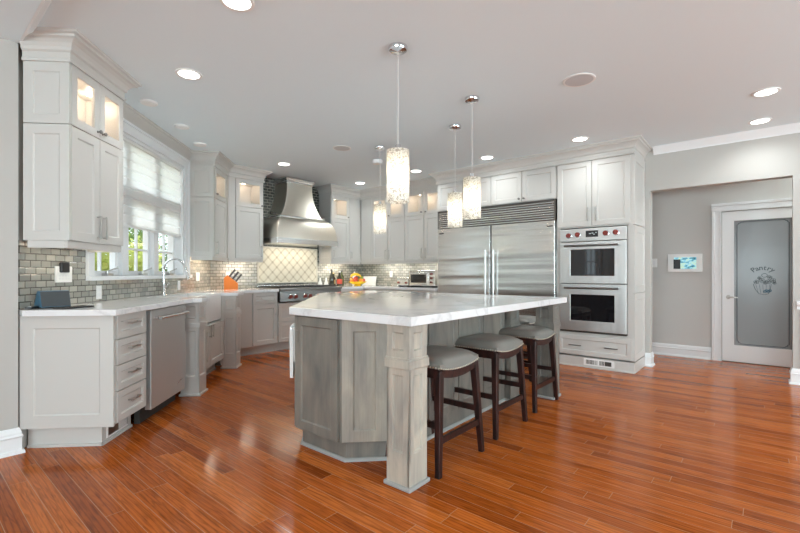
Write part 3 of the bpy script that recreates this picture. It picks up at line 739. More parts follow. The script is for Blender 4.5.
# ---- oven tower
c = thing('oven_cabinet', 'tall white cabinet housing the double oven beside the hall opening', 'cabinet', (-2.055, YF + .02, 0))
w = MB(); w.box(0, .885, 0, .565, 1.735, ZT); w.box(0, .045, 0, .565, .425, 1.735); w.box(.825, .885, 0, .565, .425, 1.735); w.box(.045, .825, .53, .565, .425, 1.735); w.box(0, .885, 0, .565, .14, .425)
w.build('body', 'paint', c)
door(c, .008, 1.752, .422, ZT - 1.755, .385, 1.895, .17); door(c, .436, 1.752, .422, ZT - 1.755, .478, 1.895, .17)
d = MB().shaker(.015, .15, .86, .24, .02, .05, .008).build('drawer', 'paint', c, bevel=.0012, seg=1)
pull(d, .235, .268, .15, False, m='dknickel'); pull(d, .655, .268, .15, False, m='dknickel')
w = MB(); w.box(.0, .885, -.012, .565, 0, .125); w.box(-.0, .895, -.026, .565, 0, .018); w.box(.885, .905, -.012, .565, 0, .125)
w.build('base', 'paint', c, bevel=.003)
v_ = MB(); v_.box(.335, .685, -.020, -.012, .03, .115); vo = v_.build('vent', 'white', c, bevel=.002)
for xa, xb in ((.365, .50), (.52, .655)): MB().box(xa, xb, -.0212, -.0195, .048, .10).build('slot', 'dark', vo)
for i in range(16): a_ = .372 + i * .008 + (.155 - .128 if i > 7 else 0) * 1.0 + (i % 8) * .008 - (0 if i < 8 else .0); MB().box(a_, a_ + .005, -.0225, -.020, .048, .10).build('louver', 'white', vo)
pn = MB(Matrix.Translation((.885, 0, 0)) @ Matrix.Rotation(RB, 4, 'Z'))
for z0, z1 in ((.14, .93), (.94, 1.73), (1.74, ZT)): pn.shaker(0, z0, .562, z1 - z0, .018, .075, .007)
pn.build('side_panel', 'paint', c, bevel=.0012, seg=1)

# ------------------------------------------------------------------ appliances on the fridge wall
f = thing('refrigerator', 'wide double-door stainless refrigerator with a louvred top grille', 'refrigerator', (-3.928, YF, 0))
MB().box(.0, 1.863, .06, .58, .04, 2.13).build('body', 'dknickel', f)
for x0, hx, lx in ((.004, .866, .03), (.938, .992, 1.74)):
    w = MB(); w.box(x0, x0 + .912, -.005, .06, .11, 1.855)
    d = w.build('door', 'steel_h', f, bevel=.006, seg=3)
    h = MB(); h.tube([(hx, -.06, .52), (hx, -.06, 1.50)], .0145, 14); 
    for z in (.56, 1.46): h.tube([(hx, -.06, z), (hx, -.004, z)], .010, 10)
    h.build('handle', 'steel_v', d)
    MB().box(lx, lx + .085, -.0065, -.005, 1.775, 1.790).build('badge', 'black', d)
g = MB(); g.box(.004, 1.856, .045, .06, 1.86, 2.125); g.box(.0, .02, -.006, .06, 1.86, 2.13); g.box(1.84, 1.86, -.006, .06, 1.86, 2.13); g.box(0, 1.86, -.006, .06, 2.112, 2.13)
go = g.build('grille', 'dknickel', f)
for i in range(8):
    z = 1.868 + i * .031
    g = MB(); g.loft([[(x, -.004, z), (x, -.004, z + .015), (x, .035, z + .024), (x, .035, z + .010)] for x in (.02, 1.84)], True, False)
    g.build('slat', 'steel_h', go)
MB().box(.02, 1.82, .05, .1, 0, .10).build('kick_plate', 'dark', f)

o_ = thing('double_oven', 'stainless double wall oven with red knobs and dark glass doors', 'oven', (-2.008, YF, 0))
MB().box(.003, .772, .025, .54, .432, 1.725).build('body', 'dknickel', o_)
cp = MB().box(0, .775, -.012, .03, 1.565, 1.722).build('control_panel', 'steel_v', o_, bevel=.004)
for x, z in ((.112, 1.640), (.222, 1.648), (.548, 1.650), (.660, 1.654)):
    b_ = MB(); b_.lathe([(.037, 0), (.037, .006), (.031, .008)], n=20); b_.bm.transform(Matrix.Translation((x, -.012, z)) @ Matrix.Rotation(RB, 4, 'X')); b_.build('bezel', 'chrome', cp)
    b_ = MB(); b_.lathe([(.030, .006), (.029, .03), (.025, .036), (.001, .037)], n=20); b_.bm.transform(Matrix.Translation((x, -.012, z)) @ Matrix.Rotation(RB, 4, 'X')); b_.box(x - .004, x + .004, -.053, -.045, z - .02, z + .02); b_.build('knob', 'red', cp)
dp = MB().box(.318, .462, -.016, -.011, 1.612, 1.690).build('display', 'black', cp)
w = MB()
for x, z, a in ((.36, 1.655, .02), (.39, 1.66, .018), (.41, 1.645, .016), (.435, 1.665, .012)): w.box(x - .004, x + a, -.0168, -.0158, z - .006, z + .004)
w.build('digits', emis('display_digits', (.8, .9, .9), .6), dp)
for z0, z1, g0, g1, hz in ((1.042, 1.555, 1.135, 1.462, 1.508), (.452, 1.032, .578, .902, .985)):
    w = MB(T=Matrix.Translation((0, .03, 0)))
    fr = [(0, z0), (.775, z0), (.775, z1), (0, z1)]; gr = [(.132, g0), (.644, g0), (.644, g1), (.132, g1)]
    def Rg(p, y): return [w.v(x, y, z) for x, z in p]
    A, B_, C_, D_ = Rg(fr, 0), Rg(fr, -.045), Rg(gr, -.045), Rg(gr, -.03)
    w.ring4(A, B_); w.ring4(B_, C_); w.ring4(C_, D_); w.f(A[::-1])
    d = w.build('door', 'steel_v', o_, bevel=.004)
    MB().box(.130, .646, -.006, .004, g0 - .002, g1 + .002).build('glass_pane', 'oven_black', d)
    h = MB(); h.tube([(.07, -.062, hz), (.70, -.062, hz)], .013, 14)
    for x in (.09, .68): h.box(x - .012, x + .012, -.062, -.014, hz - .012, hz + .012)
    h.build('handle', 'dknickel', d)
MB().box(0, .775, -.006, .03, .430, .449).build('vent_strip', 'dark', o_)

# ------------------------------------------------------------------ window-wall base run (x = along the wall from s, y = depth)
def rA(name, label, cat, s0, q): return thing(name, label, cat, (*frA(s0, q), 0), RA)
def toe(root, x0, x1, rec=.085, dep=.5, h=.12, m='paint', shoe=True):
    w = MB(); w.box(x0, x1, rec, dep, 0, h)
    if shoe: w.box(x0, x1, rec - .012, rec, 0, .018)
    return w.build('toe_kick', m, root)
c = rA('base_cabinet', 'white end cabinet with a stack of four drawers and panelled side', 'cabinet', 3.035, -1.68)
DBs = .565
MB().box(0, .425, 0, DBs, .145, CH - .04).build('body', 'paint', c)
pn = MB(TB); pn.shaker(-DBs - .005, .145, DBs + .02, CH - .185, .018, .085, .008); pn.build('side_panel', 'paint', c, bevel=.0012, seg=1)
zs = [.158, .372, .548, .724, .893]
for i in range(4):
    d = MB().shaker(.022, zs[i], .385, zs[i + 1] - zs[i] - .008, .02, .045, .011).build('drawer', 'paint', c, bevel=.0012, seg=1)
    pull(d, .215, (zs[i] + zs[i + 1]) / 2 + .01, .14, False)
w = MB(); w.box(.05, .41, .095, DBs, 0, .145); w.box(.038, .41, .083, .095, 0, .018); w.box(.038, .05, .083, DBs, 0, .018)
tk = w.build('toe_kick', 'paint', c)
vv = MB().box(.10, .36, .089, .095, .030, .128).build('vent', 'white', tk)
MB().box(.112, .352, .0872, .0895, .042, .118).build('slot', 'dknickel', vv)
for i in range(9): MB().box(.235 + i * .012, .241 + i * .012, .0855, .0885, .042, .118).build('louver', 'white', vv)

dw = rA('dishwasher', 'stainless dishwasher with a tubular towel-bar handle', 'dishwasher', 3.47, -1.68)
MB().box(.0, .67, .02, .56, .12, CH - .042).build('body', 'dark', dw)
d = MB().box(.03, .67, -.028, .02, 0.105, CH - .05).build('door', 'steel_dw', dw, bevel=.004)
h = MB(); h.tube([(.075, -.075, .815), (.625, -.075, .815)], .0145, 14)
for x in (.10, .60): h.tube([(x, -.075, .815), (x, -.026, .815)], .011, 10)
h.build('handle', 'chrome', d)
w = MB(); w.tube([(.50, -.030, .19), (.53, -.0305, .205), (.58, -.0305, .212)], .004, 6); w.tube([(.585, -.030, .205), (.62, -.030, .212)], .003, 6); w.build('badge', 'chrome', d)
MB().box(.03, .67, .06, .1, 0, .12).build('kick_plate', 'dark', dw)

# sink base with its two square pilasters
def pilaster(root, x, y, w_, d_, z1, m, name='pilaster', zc=(.655, .70), sh=.045):
    """panelled square post: front face y, back y+d_, left x"""
    p = MB(); p.box(x + .016, x + w_ - .016, y + .016, y + d_ - .016, 0, z1)
    for T, ww in ((Matrix.Translation((x, y + .016, 0)), w_), (Matrix.Translation((x + .016, y + d_, 0)) @ Matrix.Rotation(math.radians(-90), 4, 'Z'), d_),
                  (Matrix.Translation((x + w_ - .016, y, 0)) @ Matrix.Rotation(RB, 4, 'Z'), d_), (Matrix.Translation((x + w_, y + d_ - .016, 0)) @ Matrix.Rotation(math.pi, 4, 'Z'), w_)):
        p.T = T
        p.shaker(0, .15, ww, zc[0] - .15, .016, sh, .013); p.shaker(0, zc[1], ww, z1 - zc[1], .016, sh, .013)
        p.box(0, ww, -.016, 0, 0, .15)
    p.T = Matrix()
    for o, za, zb_ in ((.010, zc[0] - .004, zc[1] - .008), (.006, zc[1] - .008, zc[1] + .004)): p.box(x - o, x + w_ + o, y - o, y + d_ + o, za, zb_)
    o = p.build(name, m, root, bevel=.0015, seg=1)
    q = MB(); q.box(x - .014, x + w_ + .014, y - .014, y + d_ + .014, 0, .022); q.build('shoe_mould', m if m == 'paint' else 'shoe_grey', o, bevel=.005)
    return o
M['shoe_grey'] = mat('grey_shoe_moulding', (.36, .36, .35), .45)
sb = rA('sink_cabinet', 'white sink base with two doors between square panelled pilasters', 'cabinet', 4.24, -1.72)
MB().box(.19, 1.19, .02, .5, .12, .60).build('body', 'paint', sb)
w = MB(); w.box(.185, .205, .0, .5, .12, CH - .04); w.box(1.175, 1.195, 0, .5, .12, CH - .04); w.build('side_panel', 'paint', sb)
door(sb, .21, .135, .475, .46, .655, .53, .14); door(sb, .69, .135, .475, .46, .722, .53, .14)
toe(sb, .19, 1.19, .095, .5)
pilaster(sb, .005, -.155, .185, .17, CH - .042, 'paint', sh=.035); pilaster(sb, 1.19, -.155, .185, .17, CH - .042, 'paint', sh=.035)
# apron sink
sk = rA('farmhouse_sink', 'white apron-front farmhouse sink under the window', 'sink', 4.45, -1.735)
w = MB(); W_, D0, D1, zt_, zb2 = .965, 0.0, .42, CH - .002, .615
w.box(0.005, W_ - .005, D0, D0 + .035, zb2, zt_); w.box(.005, W_ - .005, D1 - .03, D1, zb2, zt_); w.box(.005, .04, D0 + .035, D1 - .03, zb2, zt_); w.box(W_ - .04, W_ - .005, D0 + .035, D1 - .03, zb2, zt_); w.box(.04, W_ - .04, D0 + .035, D1 - .03, zb2, zb2 + .03)
w.build('basin', 'ceramic', sk, bevel=.012, seg=3)
MB().lathe([(.04, 0), (.04, .004), (.02, .005)], (.48, .22, zb2 + .03), 20).build('drain', 'chrome', sk)

cc = rA('base_cabinet', 'narrow white corner cabinet between the sink pilaster and range drawers', 'cabinet', 5.625, -1.74)
MB().box(0, .52, 0, .45, .12, CH - .04).build('body', 'paint', cc)
door(cc, .01, .135, .32, .745, .285, .76, .17, rail=.05)
toe(cc, 0, .45, .08, .45)

# ------------------------------------------------------------------ range-wall base run (x = world y)
XB = -5.55
c = thing('base_cabinet', 'white base cabinet with one drawer over a door left of the range', 'cabinet', (XB, 3.30, 0), RB)
w = MB(); w.box(0, .42, 0, .60, .12, CH - .04); w.box(-.2, .0, .0, .40, .12, CH - .04); w.build('body', 'paint', c)
d = MB().shaker(.012, .722, .40, .16, .02, .045, .011).build('drawer', 'paint', c, bevel=.0012, seg=1); pull(d, .215, .80, .16, False)
door(c, .012, .135, .40, .58, .375, .63, .16)
toe(c, -.2, .42, .085, .5)
c = thing('base_cabinet', 'white drawer cabinet directly beneath the rangetop', 'cabinet', (XB, 3.725, 0), RB)
MB().box(0, 1.23, 0, .60, .12, .72).build('body', 'paint', c)
for a in (.006, .617):
    for z0, h in ((.44, .27), (.135, .295)):
        d = MB().shaker(a, z0, .605, h, .02, .05, .008).build('drawer', 'paint', c, bevel=.0012, seg=1); pull(d, a + .3, z0 + h * .62, .18, False)
toe(c, 0, 1.23, .085, .5)
c = thing('base_cabinet', 'white base cabinet right of the range in the back corner', 'cabinet', (XB, 4.96, 0), RB)
MB().box(0, 1.17, 0, .60, .12, CH - .04).build('body', 'paint', c)
door(c, .012, .135, .50, .745, .05, .72, .16); toe(c, 0, .6, .085, .5)
c = thing('base_cabinet', 'white base cabinet run under the toaster oven', 'cabinet', (-5.53, 5.545, 0))
MB().box(.0, 1.575, .0, .59, .12, CH - .04).build('body', 'paint', c)
for i in range(3): door(c, .09 + i * .495, .135, .485, .745, .12 + i * .495, .75, .16)
toe(c, .1, 1.575, .085, .5)

# rangetop
r = thing('rangetop', 'stainless gas rangetop with red knobs under the hood', 'stove', (-5.50, 3.735, 0), RB)
RW = 1.21
w = MB(); w.box(0, RW, .0, .66, .735, .905); w.box(0, RW, -.03, .66, .905, .94)
w.build('body', 'steel_range', r, bevel=.006)
w = MB(); w.box(.0, RW, .60, .69, .94, .975); w.build('back_guard', 'steel_h', r, bevel=.004)
for i in range(4):
    g = MB(); x0 = .03 + i * .29
    for y in (.06, .19, .32, .45, .57): g.box(x0, x0 + .27, y - .008, y + .008, .945, .965)
    for x in (x0, x0 + .13, x0 + .255): g.box(x, x + .015, .05, .58, .945, .965)
    if i == 2: g.box(x0, x0 + .27, .05, .58, .945, .96)
    g.build('grate', 'black', r)
for x in (.175, .27, .445, .54, .70, .80, .95, 1.05):
    b_ = MB(); b_.lathe([(.034, 0), (.034, .008), (.027, .012), (.026, .02)], n=20); b_.bm.transform(Matrix.Translation((x, 0, .812)) @ Matrix.Rotation(RB, 4, 'X')); b_.build('bezel', 'chrome', r)
    b_ = MB(); b_.lathe([(.026, .015), (.025, .042), (.021, .05), (.001, .051)], n=20); b_.bm.transform(Matrix.Translation((x, 0, .812)) @ Matrix.Rotation(RB, 4, 'X')); b_.box(x - .005, x + .005, -.062, -.05, .788, .836); b_.build('knob', 'red', r)

# perimeter worktops
def poly_obj(mb, poly, z0, z1): return mb.prism(poly, z0, z1)
cA = [frA(3.03, -2.262), frA(2.955, -2.187), frA(2.955, -1.615), frA(4.225, -1.615), frA(4.225, -1.845 + .29), frA(4.225, -1.535), frA(4.452, -1.535), frA(4.452, -2.148), frA(5.413, -2.148), frA(5.413, -1.535), frA(5.65, -1.535), frA(5.65, -1.70)]
yc = -1.70 / S + 5.515
cA += [(-5.515, yc), (-5.515, 3.728), (-6.226, 3.728), (-6.226, 3.012)]
MB().prism(cA[::-1], CH - .04, CH).build('countertop', 'quartz', None, bevel=.004)
o = bpy.data.objects['countertop']; tag(o, 'white quartz worktop around the sink from drawers to range', 'countertop')
cB = [(-6.226, 4.952), (-5.515, 4.952), (-5.515, 5.505), (-3.952, 5.505), (-3.952, 6.138), (-6.226, 6.138)]
tag(MB().prism(cB, CH - .04, CH).build('countertop', 'quartz', None, bevel=.004), 'white quartz worktop under the toaster oven and fruit bowl', 'countertop')

# mosaic panel over the range
tp = thing('tile_panel', 'cream lattice mosaic panel framed on the wall behind the range', 'tile panel', (-6.22, 4.40, 1.02), RB)
MB().box(-.58, .58, -.012, 0, 0, .565).build('mosaic', 'mosaic', tp)
w = MB(); fw = .022
w.box(-.60, .60, -.022, 0, -.02, .0); w.box(-.60, .60, -.022, 0, .565, .585); w.box(-.60, -.58, -.022, 0, 0, .565); w.box(.58, .60, -.022, 0, 0, .565)
w.build('frame', mat('cream_pencil_tile', (.72, .68, .58), .3), tp, bevel=.004)

# range hood (x = across, y = depth towards the wall: wall at y=0, front at negative y)
hd = thing('range_hood', 'bell-shaped stainless range hood with a rounded lower dome', 'range hood', (-6.219, 4.38, 0), RB)
def hring(hw, dep, z, r=.03, n=4):
    pts = [(-hw, 0, z)]
    for cx, a0 in ((-hw + r, math.pi), (hw - r, 1.5 * math.pi)):
        for i in range(n + 1):
            a = a0 + .5 * math.pi * i / n; pts.append((cx + r * math.cos(a), -dep + r + r * math.sin(a), z))
    pts.append((hw, 0, z)); return pts
light('lamp', 'AREA', (0, -.28, 1.629), 4.5, (1, .90, .74), (0, 0, 0), .9, .3, hd)
w = MB(); w.loft([hring(.612, .595, 1.632, .012), hring(.612, .595, 1.712, .012)], True, True); w.build('lip', 'steel_h', hd, bevel=.003)
rings = []
for i in range(13):
    a = .5 * math.pi * i / 12
    rings.append(hring(.440 + .162 * math.cos(a) ** .9 if i < 12 else .440, .430 + .155 * math.cos(a) ** .9 if i < 12 else .43, 1.712 + .345 * math.sin(a) ** 1.0, .02))
w = MB(); w.loft(rings, True, True); w.build('dome', 'steel_hood', hd)
w = MB(); w.loft([hring(.452, .442, 2.050, .012), hring(.456, .446, 2.058, .012), hring(.456, .446, 2.075, .012), hring(.448, .438, 2.083, .012)], True, True); w.build('band', 'steel_h', hd)
rings = []
for i in range(15):
    u = i / 14
    rings.append(hring(.252 + .165 * (1 - u) ** 2.4, .340 + .080 * (1 - u) ** 2.4, 2.083 + .555 * u, .012))
w = MB(); w.loft(rings, True, True); w.build('chimney', 'steel_hood', hd)
w = MB(); w.loft([hring(.258, .346, 2.63, .01), hring(.262, .350, 2.65, .01), hring(.262, .35, 2.665, .01), hring(.275, .362, 2.675, .01), hring(.285, .372, 2.70, .01), hring(.292, .38, 2.705, .01), hring(.292, .38, 2.728, .01)], True, False); w.build('crown', 'steel_h', hd)
for sx in (-1, 1):
    w = MB(); w.tube([(sx * .43, -.30, 2.115), (sx * .50, -.30, 2.115)], .014, 12); w.tube([(sx * .50, -.30, 2.115), (sx * .535, -.30, 2.115)], .022, 12); w.build('finial', 'dknickel', hd)

# ------------------------------------------------------------------ island
IO = (-1.403, 1.746); IR = math.radians(.7)
isl = thing('island_cabinet', 'grey-stained kitchen island cabinet with panelled corner posts', 'kitchen island', (*IO, 0), IR)
ch0 = (-1.045, 0); ch1 = (-2.557, 1.56)
P1, P2, P3, P4, P5, P6 = (-1.025, .055), (-.602, .055), (-.40, .257), (-.40, 2.08), (-2.50, 2.08), (-2.50, 1.53)
IZ = .89
MB().prism([P1, P2, P3, P4, P5, P6], .115, IZ).build('body', 'greywood', isl)
def inset(p, d): 
    cx, cy = -1.45, 1.1; v_ = Vector((cx - p[0], cy - p[1])).normalized() * d; return (p[0] + v_.x, p[1] + v_.y)
tkp = [(-1.01, .088), (-.585, .088), (-.40, .274), (-.40, 2.06), (-2.46, 2.06), (-2.46, 1.54)]
MB().prism(tkp, 0, .115).build('toe_kick', 'greywood', isl)
sp_ = MB(); sweep(sp_, [tkp[5], tkp[0], tkp[1], tkp[2], tkp[3]], [(0, 0), (.016, 0), (.014, .012), (.006, .02), (0, .02)]); sp_.build('shoe_mould', 'shoe_grey', isl)
d = MB(Matrix.Translation((0, .055, 0))).shaker(-1.02, .128, .412, IZ - .138, .022, .058, .010).build('door', 'greywood', isl, bevel=.0015, seg=1)
w = MB(); w.box(-1.012, -.985, .026, .034, .70, .785); w.build('pull_plate', 'greywood', d, bevel=.002)
L2 = math.hypot(P3[0] - P2[0], P3[1] - P2[1]); A2 = math.atan2(P3[1] - P2[1], P3[0] - P2[0])
MB(Matrix.Translation((*P2, 0)) @ Matrix.Rotation(A2, 4, 'Z')).shaker(.012, .128, L2 - .006, IZ - .138, .022, .070, .010).build('door', 'angled_wood_lit', isl, bevel=.0015, seg=1)
# chamfered back-left face: drawers and doors
AL = math.atan2(P1[1] - P6[1], P1[0] - P6[0]); LL = math.hypot(P6[0] - P1[0], P6[1] - P1[1])
Tc = Matrix.Translation((*P6, 0)) @ Matrix.Rotation(AL, 4, 'Z')
for i in range(4):
    d = MB(Tc).shaker(.01 + i * (LL - .02) / 4, .128, (LL - .02) / 4 - .005, IZ - .138, .022, .058, .01).build('door', 'greywood', isl, bevel=.0015, seg=1)
bar = MB(Tc); xr = LL - .16
bar.tube([(xr - .22, -.048, .790), (xr + .13, -.048, .790)], .007, 10)
for x in (xr - .2, xr + .11): bar.tube([(x, -.048, .790), (x, -.02, .790)], .006, 8)
bar.build('towel_bar', 'nickel', isl)
# knee wall panels (face +x)
Tk = Matrix.Translation((-.40, .30, 0)) @ Matrix.Rotation(RB, 4, 'Z')
for i in range(4): MB(Tk).shaker(.0 + i * .395, .125, .385, IZ - .13, .016, .055, .008).build('knee_panel', 'greywood', isl, bevel=.0012, seg=1)
pilaster(isl, -.47, 1.90, .13, .19, IZ - .002, 'greywood', 'pilaster', sh=.04)
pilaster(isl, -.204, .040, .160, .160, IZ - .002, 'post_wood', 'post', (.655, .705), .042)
pilaster(isl, -.228, 2.205, .165, .165, IZ - .002, 'greywood', 'post', (.655, .705), .042)  # far post in darker wood than the near one: shade put into its colour
it = tag(MB().prism([(0, 0), (0, 2.395), (-2.557, 2.395), ch1, ch0], IZ, IZ + .05).build('countertop', 'quartz', None, (*IO, 0), IR, bevel=.004), 'thick white quartz island top with a cut corner', 'countertop')
# towel over the bar
Ti = Matrix.Translation((*IO, 0)) @ Matrix.Rotation(IR, 4, 'Z') @ Tc
w = MB(); zz = .787
prof = [(-.062, .44), (-.064, .62), (-.064, .785), (-.060, .800), (-.048, .806), (-.034, .800), (-.029, .785), (-.0285, .55), (-.036, .55), (-.037, .785), (-.0395, .785), (-.040, .44)]
w.T = Ti
w.loft([[(xr - .08 + .17 * (j / 6), y + .002 * math.sin(j * 2.1) * (1 if z < .7 else 0), z) for y, z in prof] for j in range(7)], True, True)
tw = w.build('dish_towel', 'towel', None); tag(tw, 'white dish towel hanging on the left side of the island', 'towel')

# ------------------------------------------------------------------ stools
GS = 'saddle stools along the island'
st = thing('counter_stool', 'backless leather stool nearest the camera beside the front island post', 'stool', (-1.625, 2.262, 0), 0, GS)
nx, ny = 13, 15; hx, hy = .200, .222
w = MB(); top = []
def seat_z(u, v_):      # u across x, v along y: saddle dips in the middle along y, edges roll down
    roll = (1 - abs(u) ** 4) * (1 - abs(v_) ** 4)
    return .628 + .052 * roll ** .6 + .010 * abs(v_) ** 2
def sag(v_): return -.026 * (1 - v_ ** 2)
rows = []
for i in range(nx):
    u = -1 + 2 * i / (nx - 1)
    rows.append([(u * hx * (1 - .02 * abs(v2) ** 6), v2 * hy * (1 - .02 * abs(u) ** 6), seat_z(u, v2)) for v2 in [-1 + 2 * j / (ny - 1) for j in range(ny)]])
R_ = [[w.v(*p) for p in r_] for r_ in rows]
for i in range(nx - 1):
    for j in range(ny - 1): w.f([R_[i][j], R_[i + 1][j], R_[i + 1][j + 1], R_[i][j + 1]], True)
edge = [R_[i][0] for i in range(nx)] + [R_[nx - 1][j] for j in range(1, ny)] + [R_[i][ny - 1] for i in range(nx - 2, -1, -1)] + [R_[0][j] for j in range(ny - 2, 0, -1)]
low = []
for e in edge:
    v2 = e.co.y / hy; low.append(w.v(e.co.x * 1.0, e.co.y * 1.0, .612 + (sag(v2) if abs(abs(e.co.x) - hx) < .01 else 0)))
n_ = len(edge)
for i in range(n_): w.f([edge[i], low[i], low[(i + 1) % n_], edge[(i + 1) % n_]], True)
w.f(low)
seat = w.build('seat', 'leather', st)
w = MB()
for sx in (-1, 1):
    for j in range(24):
        v2 = -1 + 2 * (j + .5) / 24; w.sphere((sx * (hx + .001), v2 * hy, .618 + sag(v2)), .0055, 6)
for sy in (-1, 1):
    for j in range(20): w.sphere(((-1 + 2 * (j + .5) / 20) * hx, sy * (hy + .001), .618), .0055, 6)
w.build('nail_trim', 'nail', seat)
# curved aprons
w = MB()
for sx in (-1, 1):
    x0, x1 = sx * (hx - .022), sx * (hx - .002)
    for o_z, o_x, hh in ((0, 0, .028), (-.028, -.006, .022)):
        w.loft([[(x0 - sx * o_x * -1, v2 * (hy - .03), .612 + sag(v2) + o_z - hh), (x1 + sx * o_x, v2 * (hy - .03), .612 + sag(v2) + o_z - hh), (x1 + sx * o_x, v2 * (hy - .03), .612 + sag(v2) + o_z), (x0 - sx * o_x * -1, v2 * (hy - .03), .612 + sag(v2) + o_z)] for v2 in [-1 + k_ / 6 for k_ in range(13)]], True, False)
for sy in (-1, 1): w.box(-hx + .03, hx - .03, min(sy * (hy - .022), sy * (hy - .004)), max(sy * (hy - .022), sy * (hy - .004)), .555, .611)
w.build('apron', 'espresso', st)
for sx in (-1, 1):
    for sy in (-1, 1):
        w = MB(); w.taper((sx * (hx + .004), sy * (hy + .022), 0), (sx * (hx - .026), sy * (hy - .026), .60), (.032, .032), (.044, .044)); w.build('leg', 'espresso', st, bevel=.003)
def lp(sx, sy, z): u = z / .60; return (sx * (hx + .004 - .030 * u), sy * (hy + .022 - .048 * u), z)
for (a, b, z) in (((1, -1), (1, 1), .20), ((-1, -1), (-1, 1), .20), ((-1, -1), (1, -1), .285), ((-1, 1), (1, 1), .285)):
    p, q = lp(*a, z), lp(*b, z); w = MB()
    if a[0] == b[0]: w.box(p[0] - .009, p[0] + .009, p[1], q[1], z - .018, z + .018)
    else: w.box(p[0], q[0], p[1] - .009, p[1] + .009, z - .018, z + .018)
    w.build('stretcher', 'espresso', st)
dup(st, (-1.65, 2.995, 0), 'backless leather stool in the middle of the three in a row')
dup(st, (-1.675, 3.73, 0), 'backless leather stool third from camera beside the far island post')
dup(st, (-2.17, 4.67, 0), 'leather stool at the far end of the island, mostly hidden behind it', math.radians(90))

# ------------------------------------------------------------------ pendants
GP = 'cylinder pendants over the island'
pd = thing('pendant_light', 'mosaic glass cylinder pendant hanging nearest the camera', 'pendant light', (-1.933, 2.261, ZC), 0, GP)
MB().lathe([(.066, 0), (.066, -.012), (.060, -.026), (.03, -.030), (.008, -.034)], n=28).build('canopy', 'chrome', pd)
MB().tube([(0, 0, -.03), (0, 0, -.68)], .0032, 6).build('cord', mat('clear_cord', (.62, .61, .6), .3), pd)
w = MB(); w.lathe([(.077, -1.070), (.0785, -1.072), (.0785, -.715)], n=40, cap=False); w.build('lamp_shade', 'shade', pd)
w = MB(); w.lathe([(.02, -.675), (.022, -.73), (.018, -.77)], n=16); w.lathe([(.077, -.718), (.077, -.721)], n=30); w.build('cap', 'chrome', pd)
w = MB(); w.sphere((0, 0, -.86), .030, 14, (1, 1, 1.5)); w.build('bulb', 'bulb', pd)
light('lamp', 'POINT', (0, 0, -.955), 1.0, (1, .965, .90), size=.035, parent=pd)
for loc, lb in (((-1.993, 3.347, ZC), 'mosaic glass cylinder pendant hanging in front of the refrigerator handles'), ((-2.51, 3.868, ZC), 'mosaic glass cylinder pendant before the refrigerator left door'), ((-3.638, 3.912, ZC), 'mosaic glass cylinder pendant hanging farthest left over the island')):
    dup(pd, loc, lb)

# ------------------------------------------------------------------ ceiling fittings
GD = 'recessed ceiling lights'
def down(loc, label, first=[None]):
    x, y = loc
    if first[0] is None:
        r = thing('recessed_light', label, 'ceiling light', (x, y, ZC), 0, GD)
        MB().lathe([(.098, 0), (.096, -.006), (.078, -.007), (.074, -.001)], n=32).build('trim_ring', 'white', r)
        MB().lathe([(.074, -.0015), (.074, -.004)], n=32).build('lens', 'lamp', r)
        light('lamp', 'SPOT', (0, 0, -.03), 19, (.94, 1.0, 1.0), size=.07, parent=r, spot=160, blend=.8)
        first[0] = r; return r
    return dup(first[0], (x, y, ZC), label)
for p, lb in (((-2.311, 1.282), 'round recessed light cut by the top edge of the photo'), ((-3.446, 1.509), 'round recessed light beside the tall left cabinet'), ((-5.253, 3.634), 'round recessed light in front of the range hood'),
              ((-5.357, 5.253), 'round recessed light over the back corner by the fruit bowl'), ((-4.073, 5.188), 'round recessed light over the toaster oven counter'), ((-2.865, 5.202), 'round recessed light in front of the refrigerator cabinet'),
              ((-1.644, 5.183), 'round recessed light in front of the oven cabinet'), ((.007, 4.873), 'round recessed light at right, nearer the camera of the pair'), ((-.039, 5.763), 'round recessed light at right, closest to the opening wall'),
              ((1.8, 4.2), 'round recessed light over the right side of the room'), ((1.8, 2.0), 'round recessed light right of the camera')):
    down(p, lb)
light('hall_fill', 'POINT', (1.2, 6.72, 2.5), 34, (.97, 1, .97), size=.1)  # unseen lamp added to brighten the hall
def disc(loc, r_, label, name, cat, m, h=.012, grp=None):
    o = thing(name, label, cat, (*loc, ZC), 0, grp)
    MB().lathe([(r_, 0), (r_, -h * .6), (r_ * .93, -h), (r_ * .86, -h * .9)], n=32, cap=True).build('rim', 'white', o)
    MB().lathe([(r_ * .86, -h * .95), (r_ * .4, -h * 1.15), (.002, -h * 1.2)], n=32).build('grille', m, o)
    return o
disc((-1.147, 3.594), .125, 'large round speaker in the ceiling right of the pendants', 'ceiling_speaker', 'speaker', 'speaker', .006)
disc((-4.029, 3.637), .115, 'round speaker in the ceiling between hood and pendants', 'ceiling_speaker', 'speaker', 'speaker', .006)
disc((-4.288, 1.521), .072, 'white ceiling disc nearest the tall left cabinet', 'smoke_detector', 'detector', 'white', .018, 'white ceiling discs')
disc((-4.721, 1.995), .072, 'white ceiling disc over the middle of the window', 'smoke_detector', 'detector', 'white', .018, 'white ceiling discs')
disc((-5.214, 2.414), .072, 'white ceiling disc nearest the corner cabinet', 'smoke_detector', 'detector', 'white', .018, 'white ceiling discs')
disc((-4.10, 4.36), .07, 'small white detector on the ceiling by the farthest left pendant', 'smoke_detector', 'detector', 'white', .045)

